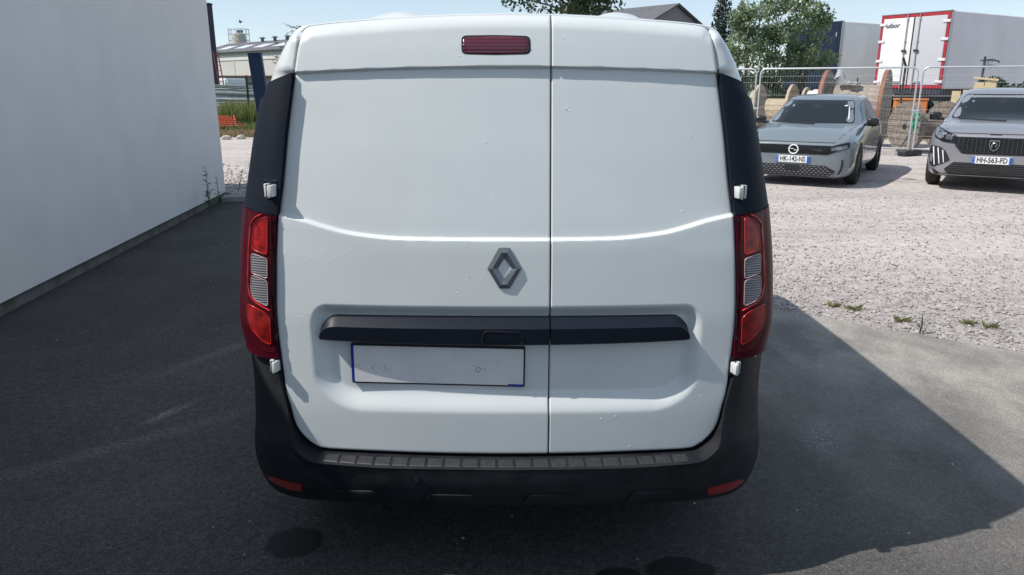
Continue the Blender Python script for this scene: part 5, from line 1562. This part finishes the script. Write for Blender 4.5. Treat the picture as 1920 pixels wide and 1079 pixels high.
# stacked guardrail beams
wprof = [(-.155, 0), (-.12, .0), (-.085, .075), (-.05, .075), (0, .01), (.05, .075), (.085, .075), (.12, 0), (.155, 0)]
beam = None
prng = random.Random(4)
for k in range(7):
    if beam is None:
        m_ = MB(); V = []
        for x in (-3.6, 3.6):
            V += [(x, p[1], p[0]) for p in wprof] + [(x, p[1] + .012, p[0]) for p in reversed(wprof)]
        n = len(wprof) * 2
        m_.add(V, [(i, (i + 1) % n, n + (i + 1) % n, n + i) for i in range(n)] + [tuple(range(n)), tuple(range(n, 2 * n))])
        beam = m_.build('guardrail_beam', M_GALV, None, False, 30); o = beam
    else:
        o = beam.copy(); COL.objects.link(o)
    row, lv = k % 2, k // 2
    o.location = (gx(440, 30) + prng.uniform(-.35, .35), 29.9 + row * .42 + prng.uniform(-.04, .04), .70 + lv * .245); o.rotation_euler = (R(prng.uniform(-14, 4)), R(1.2 + prng.uniform(-.4, .5)), R(-6 + prng.uniform(-1, 1)))
    tag(o, 'galvanised corrugated guardrail beam in the stack behind the green mesh fence', 'guardrail beam', 'stacked guardrail beams')
for dx, lb in ((-2.6, 'hidden by the white wall'), (1.0, 'behind the green fence post')):
    m_ = MB(); m_.box((gx(440, 30) + dx, 30.1, .50), (.12, 1.3, .10)); m_.box((gx(440, 30) + dx, 29.6, .24), (.1, .1, .48)); m_.box((gx(440, 30) + dx, 30.6, .24), (.1, .1, .48))
    tag(m_.build('trestle', M_DSTEEL), 'dark steel trestle carrying the guardrail beams ' + lb, 'trestle')
# orange slatted plastic barrier on legs
bx, by = gx(420, 25.6), 25.6
t = empty('plastic_barrier', (bx, by, 0), R(8), 'orange red slatted plastic barrier lying on legs in the grass', 'barrier')
for i in range(6):
    MB().box((.05 - i * .03, -.30 + i * .05, .27 + i * .06), (1.30 - i * .14, .07, .045), 0, .012).build('slat', M_OR, t)
for x in (-.45, .45): MB().bar((x, -.32, .25), (x * .7, .0, .60), .03, 6).build('cross_bar', M_OR, t)
for x in (-.5, .5):
    for y in (-.28, .28): MB().bar((x, y, 0), (x * .9, y, .44), .022, 6).build('leg', M_DSTEEL, t)
# grass strip
blades('tall_grass', gx(395, 26), gx(530, 26), 26.0, 27.9, 5200, .45, 1.15, M_GRASS, .22, .011)
blades('tall_grass', gx(395, 26), gx(530, 26), 24.9, 26.2, 1800, .12, .45, M_GRASS, .5, .010)
blades('dry_grass', gx(395, 25), gx(530, 25), 23.9, 25.3, 2200, .06, .24, M_DRY, .8, .010)
pst = random.Random(9)
for i, (px, py) in enumerate(((425, 262), (452, 261), (477, 253))):
    g = gnd(px, py); b = bmesh.new(); bmesh.ops.create_icosphere(b, subdivisions=2, radius=1)
    for v in b.verts: v.co *= 1 + pst.uniform(-.15, .15); v.co = Vector((v.co.x * .15, v.co.y * .11, v.co.z * .085 + .05))
    o = MB().bm(b).build('boulder', M_STONE2, None, False, 35); o.location = g
    tag(o, ['pale boulder at the grass edge nearest the white wall', 'pale boulder in the middle of the grass edge', 'pale boulder at the grass edge beside the van'][i], 'boulder', 'pale boulders')
# steel column, ladder, hall, shed, silo
cxx = xat(397, 31, 3)
m_ = MB(); m_.box((cxx, 31, 2.32), (.26, .30, 4.64), 0, .012); m_.box((cxx, 31, 4.64), (.30, .34, .05), 0, .008)
tag(m_.build('steel_column', M_DSTEELB), 'tall dark steel column rising beside the white wall edge', 'column')
t = empty('ladder', (xat(409, 30.6, 2), 30.6, 0), 0, 'red ladder leaning against the dark steel column', 'ladder')
r0, r1 = Vector((.22, -.2, 1.0)), Vector((-.02, .0, 2.85))
for s in (-.09, .09): MB().bar(r0 + Vector((s, 0, 0)), r1 + Vector((s, 0, 0)), .022, 6).build('rail', M_REDL, t)
for k in range(9):
    p = r0 + (r1 - r0) * (k + .5) / 9; MB().bar(p - Vector((.09, 0, 0)), p + Vector((.09, 0, 0)), .014, 5).build('rung', M_REDL, t)
m_ = MB(); m_.box((.15, 0, .5), (.7, .6, 1.0), 0, .05, 2); m_.box((.15, 0, 1.15), (.45, .5, .3), 0, .06, 2); m_.build('base_plinth', M_DSTEELB, t)
E0 = Vector((-43.5, 108.4, 0)); al = Vector((.73, -.683, 0)).normalized(); bk = Vector((-al.y, al.x, 0))
t = empty('industrial_hall', E0, math.atan2(al.y, al.x), 'long pale industrial hall with dark pitched roof left of the van', 'building')
Lh, Dh = 34, 9.5
MB().box((Lh / 2, Dh / 2, 2.9), (Lh, Dh, 5.8)).build('wall', M_HALL, t)
MB().box((Lh / 2 - 4, -.03, 4.95), (Lh - 14, .10, .62)).build('window_band', M_HALLB, t)
for x in (4, 10, 16, 22): MB().box((x, -.02, 2.9), (.10, .07, 5.78)).build('pilaster', M_HALLB, t)
MB().prism([(-.5, 5.72), (Dh / 2, 7.25), (Dh + .5, 5.72), (Dh + .5, 5.62), (-.5, 5.62)], -.4, Lh + .4, 0, lambda p, h: (h, p[0], p[1])).build('roof', M_ROOF, t)
for x in (5.3, 10.0, 14.7, 19.4):
    sl = math.atan2(7.25 - 5.72, Dh / 2 + .5)
    MB().box((x, 1.75, 5.72 + 2.25 * math.tan(sl) + .03), (2.6, 1.7, .05), 0, 0, 1, Matrix.Rotation(sl, 4, 'X')).build('skylight', M_SKYL, t)
for x in (9.9, 13.1, 16.2):
    m_ = MB(); m_.bar((x, Dh / 2 - .4, 7.0), (x, Dh / 2 - .4, 7.55), .2, 10); m_.bar((x, Dh / 2 - .4, 7.55), (x, Dh / 2 - .4, 7.72), .50, 10, 0, .25); m_.build('roof_vent', M_ROOFV, t, False, 40)
# silo behind the ridge
sx_, sD = xat(450, 118, 7), 118
t = empty('silo', (sx_, sD, 0), 0, 'pale cylindrical silo with railed top above the hall roof', 'silo')
MB().lathe([(1.0, 0), (1.0, 8.6), (.85, 8.95), (.001, 9.05)], 28, 0, 'z').build('tank', M_SILO, t, False, 50)
rl = MB()
for z in (8.0, 8.9, 9.6): rl.tube([(1.5 * math.cos(a), 1.5 * math.sin(a), z) for a in np.linspace(0, 2 * math.pi, 25)], .04, 4)
for k in range(12):
    a = 2 * math.pi * k / 12; rl.bar((1.5 * math.cos(a), 1.5 * math.sin(a), 7.6), (1.5 * math.cos(a), 1.5 * math.sin(a), 9.6), .035, 4)
rl.build('railing', M_GALV, t)
MB().box((.2, 0, 9.3), (.8, .5, .4), 0, .05).build('hatch', M_ROOFV, t)
# low shed and things in the far yard
s0 = xat(380, 62, 2)
t = empty('low_shed', (s0, 62, 0), R(-4), 'low grey shed with brown eaves standing before the hall', 'shed')
MB().box((6.5, 2, 1.08), (15, 4, 2.16)).build('wall', M_SHED, t)
MB().box((6.5, 1.9, 2.23), (15.4, 4.6, .14), 0, .02).build('roof', M_BROWN, t)
MB().box((3.6, -.02, 1.3), (.9, .06, 1.0)).build('window', M_GLASSD, t)
vx = xat(428, 46, 1.4)
profile_van('far_van', 'small white van parked beyond the guardrail stack', (vx + .6, 46, 0), R(62), 1.8,
    [(0, .35), (4.4, .35), (4.5, .9), (3.9, 1.1), (3.2, 1.85), (2.8, 1.98), (.1, 1.98), (0, 1.8)], [(2.6, 1.1), (3.7, 1.1), (3.1, 1.7), (2.6, 1.75)], M_VAN)
lx = xat(536, 80, 5)
t = empty('street_lamp', (lx, 80, 0), 0, 'grey street lamp with curved arm showing over the van roof corner', 'street lamp')
MB().tube([(0, 0, 0), (0, 0, 5.4), (.05, 0, 6.1), (.22, 0, 6.6), (.5, 0, 6.85), (.68, 0, 6.9)], [.09, .07, .06, .055, .05, .05], 7).build('pole', M_GALV, t, False, 60)
MB().box((.78, 0, 6.88), (.3, .16, .07), 0, .03).build('lamp_head', M_DSTEEL, t)
b = at(450, 41, 45)
m_ = MB(); m_.add([(0, 0, -.22), (.07, .02, 0), (0, .04, .26), (-.07, .02, 0), (0, -.05, .0)], [(0, 1, 4), (1, 2, 4), (2, 3, 4), (3, 0, 4), (0, 3, 2, 1)])
m_.add([(.05, 0, .06), (.20, .1, -.02), (.10, .06, -.12), (.04, .02, -.05)], [(0, 1, 2, 3)]); m_.add([(-.05, 0, .06), (-.15, .12, .10), (-.13, .08, -.06), (-.04, .02, -.05)], [(0, 1, 2, 3)])
o = m_.build('bird', M_INK); o.location = b; o.rotation_euler = (0, R(-14), 0); o.scale = (.62, .62, .62)
md = o.modifiers.new('thickness', 'SOLIDIFY'); md.thickness = .02
tag(o, 'small dark bird flying above the hall roof', 'bird')
# leaning navy gate post
q = at(503, 215, 14.5)
t = empty('gate_post', (q.x, 14.5, 0), 0, 'dark navy square gate post leaning left beside the van', 'post')
t.rotation_euler = (0, R(-4.0), R(8))
MB().box((0, 0, 1.08), (.235, .18, 2.16), 0, .012, 2).build('shaft', M_NAVYP, t)
MB().box((0, 0, 2.165), (.245, .19, .02), 0, .004, 1, Matrix.Rotation(R(3), 4, 'Y')).build('cap', M_DSTEELB, t)

# ------------------------------------------------------------------ trees and bushes
def tz(px, py, D): return at(px, py, D)
T1, T2, T3 = xat(1392, 24.0, 2.5), xat(1447, 24.6, 2.5), xat(1512, 25.2, 2.5)
tree('young_tree', 'young light green tree left of the group behind the white van corner', 'tree', (T1, 24.0, 0), 4, (0, 0, 2.75), (.75, .75, 1.25), 36, 2600, .135, M_LEAF, 2, .05, 'young trees beyond the fence', .30, seed=3)
tree('young_tree', 'tallest young light green tree in the middle of the group', 'tree', (T2, 24.6, 0), 5, (0, 0, 2.75), (.78, .8, 2.1), 50, 4100, .135, M_LEAF, 3, .055, 'young trees beyond the fence', .31, seed=5)
tree('young_tree', 'young light green tree right of the group before the navy trailer', 'tree', (T3, 25.2, 0), 5, (0, 0, 3.1), (.80, .8, 2.4), 50, 4000, .135, M_LEAF, 3, .055, 'young trees beyond the fence', .31, seed=8)
tx = xat(1070, 36, 6)
tree('broad_tree', 'dark broad leaved tree showing over the middle of the van roof', 'tree', (tx, 36, 0), 9, (0, 0, 6.7), (3.0, 2.6, 2.4), 75, 9000, .24, M_LEAFD, 1, .20, None, .78, seed=11)
for i, (px, D, h) in enumerate(((1347, 62, 9.3), (1358, 64, 10.2))):
    x = xat(px, D, 6); cs_ = []; rs = []; tn = []
    for k in range(26):
        z = 1.2 + (h - 1.2) * k / 25; r_ = .95 * (1 - (z / h)**1.6) + .16
        for j in range(3):
            a = k * 2.4 + j * 2.1; cs_.append((math.cos(a) * r_ * .55, math.sin(a) * r_ * .55, z)); rs.append((r_ * .55, r_ * .55, .32)); tn.append(random.uniform(.1, .7))
    t = empty('conifer', (x, D, 0), 0, ['shorter dark conifer left of the pair by the young trees', 'taller dark conifer right of the pair by the young trees'][i], 'tree', 'dark conifers')
    V, Fq, q = leaf_cloud(cs_, rs, 3000, .26, tn, .35)
    mesh_obj('crown', np_mesh('crown', V, Fq, q), M_PINE, t); MB().tube([(0, 0, 0), (0, 0, h * .9)], [.18, .03], 7).build('trunk', M_BARK, t)
# pine whose branches stick out left of the van roof corner
D = 27; x = xat(592, D, 3)
t = empty('pine_tree', (x, D, 0), 0, 'dark pine with bare lower twigs sticking out left of the van roof', 'tree')
tb = MB(); tb.tube([(0, 0, 0), (.05, 0, 2), (0, 0, 3.6)], [.10, .08, .03], 7); V_ = []; cs_ = []; rs = []; tn = []
for (py, px, drop) in ((47, 536, .02), (50, 562, .0), (62, 548, -.02), (86, 519, .03), (104, 508, .06), (112, 513, .04), (120, 516, .03), (132, 521, .02), (70, 560, .0), (96, 530, .02)):
    e = at(px, py, D) - Vector((x, D, 0)); s = Vector((0, 0, e.z - .25))
    pts = [s, s + (e - s) * .4 + Vector((0, 0, -drop)), s + (e - s) * .75 + Vector((0, 0, -drop)), e]
    tb.tube(pts, [.03, .022, .015, .006], 5)
    for k in range(9):
        c = pts[1] + (e - pts[1]) * (k / 8) + Vector((random.gauss(0, .02), random.gauss(0, .05), random.gauss(0, .03)))
        cs_.append(c[:]); rs.append((.07, .07, .045)); tn.append(random.uniform(.2, .6))
for k in range(30): cs_.append((random.uniform(-.3, .9), random.uniform(-.5, .5), random.uniform(1.2, 3.3))); rs.append((.22, .22, .16)); tn.append(random.uniform(.2, .6))
tb.build('trunk', M_BARK, t, False, 60)
V, Fq, q = leaf_cloud(cs_, rs, 3600, .085, tn, .30)
mesh_obj('crown', np_mesh('crown', V, Fq, q), M_PINE, t)
def bush(name, label, px, D, zc, rx, rz, n, size, m, seed, ry=None):
    r_ = random.Random(seed); cs_ = []; rs = []; tn = []
    for k in range(26):
        cs_.append((r_.uniform(-rx, rx), r_.uniform(-1, 1) * (ry or rx * .5), max(.1, zc + r_.uniform(-rz, rz * .8)))); q = r_.uniform(.2, .42); rs.append((q, q, q * .8)); tn.append(r_.uniform(.1, .8))
    t = empty(name, (xat(px, D, zc), D, 0), R(-33), label, 'bush', 'bushes beyond the fence')
    V, Fq, q = leaf_cloud(cs_, rs, n, size, tn)
    mesh_obj('foliage', np_mesh('foliage', V, Fq, q), m, t)
    st_ = MB()
    for k in range(5): st_.tube([(r_.uniform(-.2, .2), 0, 0), (r_.uniform(-rx, rx) * .6, 0, zc)], [.03, .01], 5)
    st_.build('stem', M_BARK, t)
bush('bush', 'dark green bush before the long trailer side at the right edge', 1925, 23.2, 1.42, 1.0, .42, 3800, .13, M_LEAFD, 21)
bush('bush', 'low bush under the red framed trailer', 1672, 24.0, .38, .9, .30, 1500, .12, M_LEAF, 22)
bush('bush', 'dark bush filling the gap behind the plank flanged drum', 1490, 25.6, .9, 1.5, .7, 3200, .13, M_LEAFD, 23)
bush('bush', 'dark bush between the navy trailer and the rust rimmed drum', 1585, 26.6, .7, 1.3, .6, 2400, .13, M_LEAFD, 24)
blades('verge_grass', 8.0, 20.0, 20.5, 24.6, 5200, .06, .30, M_GRASS, .5, .012, lambda x, y: (np.abs((y - 22.9) + (x - 12.2) * .55) < .75))
blades('dry_grass', 7.6, 11.5, 16.2, 19.2, 700, .03, .12, M_DRY, .7, .010, lambda x, y: (np.abs((y - 17.62) + (x - 9.27) * .57) < .16))
# weeds by the wall and in the gravel
w1 = gnd(393, 402); w2 = gnd(411, 390)
weed('weed', 'tallest green weed growing against the foot of the white wall', w1, .60, 46, .13)
weed('weed', 'shorter weed growing by the corner of the white wall', w2, .42, 30, .10)
weed('weed', 'single weed in the shaded gravel past the white wall corner', gnd(446, 362), .36, 30, .10, lean=(.10, 0))
weed('weed', 'upright weed at the asphalt edge right of the van', gnd(1724, 625), .135, 26, .05)
r9 = random.Random(2)
for i, (px, py, lb) in enumerate(((1565, 575, 'yellow green tuft at the gravel edge nearest the van'), (1603, 581, 'yellow green tuft second along the gravel edge'), (1690, 602, 'small tuft left of the upright weed in the gravel'), (1818, 608, 'yellow green tuft right of the upright weed'), (1853, 614, 'yellow green tuft nearest the right edge in the gravel'))):
    g = gnd(px, py); n = 46
    V = [Vector((0, 0, .001))]; Fq = []; tn = [.6]
    for k in range(n):
        a = r9.uniform(0, 6.28); rr = abs(r9.gauss(0, .018)); b0 = Vector((math.cos(a) * rr * 1.6, math.sin(a) * rr, 0)); h = r9.uniform(.012, .045); d = Vector((math.cos(a), math.sin(a), 0)); s = Vector((-d.y, d.x, 0)) * .003
        V += [b0 - s, b0 + s, b0 + d * h * .7 + Vector((0, 0, h))]; Fq.append((0, 3 * k + 1, 3 * k + 2, 3 * k + 3)); tn += [r9.uniform(.4, 1)] * 3
    o = mesh_obj('grass_tuft', np_mesh('grass_tuft', np.array([v[:] for v in V]), np.array(Fq), np.array(tn)), M_TUFT); o.location = g
    tag(o, lb, 'grass tuft', 'tufts in the gravel')
# gable house far behind, hedge closing the yard
ha = at(1268, 10, 70)
t = empty('gable_house', (ha.x, ha.y, 0), math.atan2(.64, .76), 'grey gabled house with dark roof right of the broad tree', 'house')
hw_, zr, ze = 4.3, ha.z, ha.z - 1.9
MB().prism([(-hw_, 0), (hw_, 0), (hw_, ze), (0, zr - .08), (-hw_, ze)], .0, 16, 0, lambda p, h: (p[0], h, p[1])).build('wall', M_HOUSE, t)
for s in (-1, 1):
    MB().prism([(0, zr), (s * (hw_ + .5), ze - .22), (s * (hw_ + .5), ze - .08), (0, zr + .14)], -.35, 16.4, 0, lambda p, h: (p[0], h, p[1])).build('roof', M_ROOF, t)
V, Fq, q = leaf_cloud([(x, 128 + 6 * math.sin(x * .2), random.uniform(.6, 2.0)) for x in np.arange(-95, 130, 2.2)], [(2.2, 2.2, random.uniform(1.3, 2.4)) for x in np.arange(-95, 130, 2.2)], 17000, .7, [random.uniform(.1, .8) for x in np.arange(-95, 130, 2.2)])
tag(mesh_obj('far_hedge', np_mesh('far_hedge', V, Fq, q), M_LEAFD), kind='stuff')
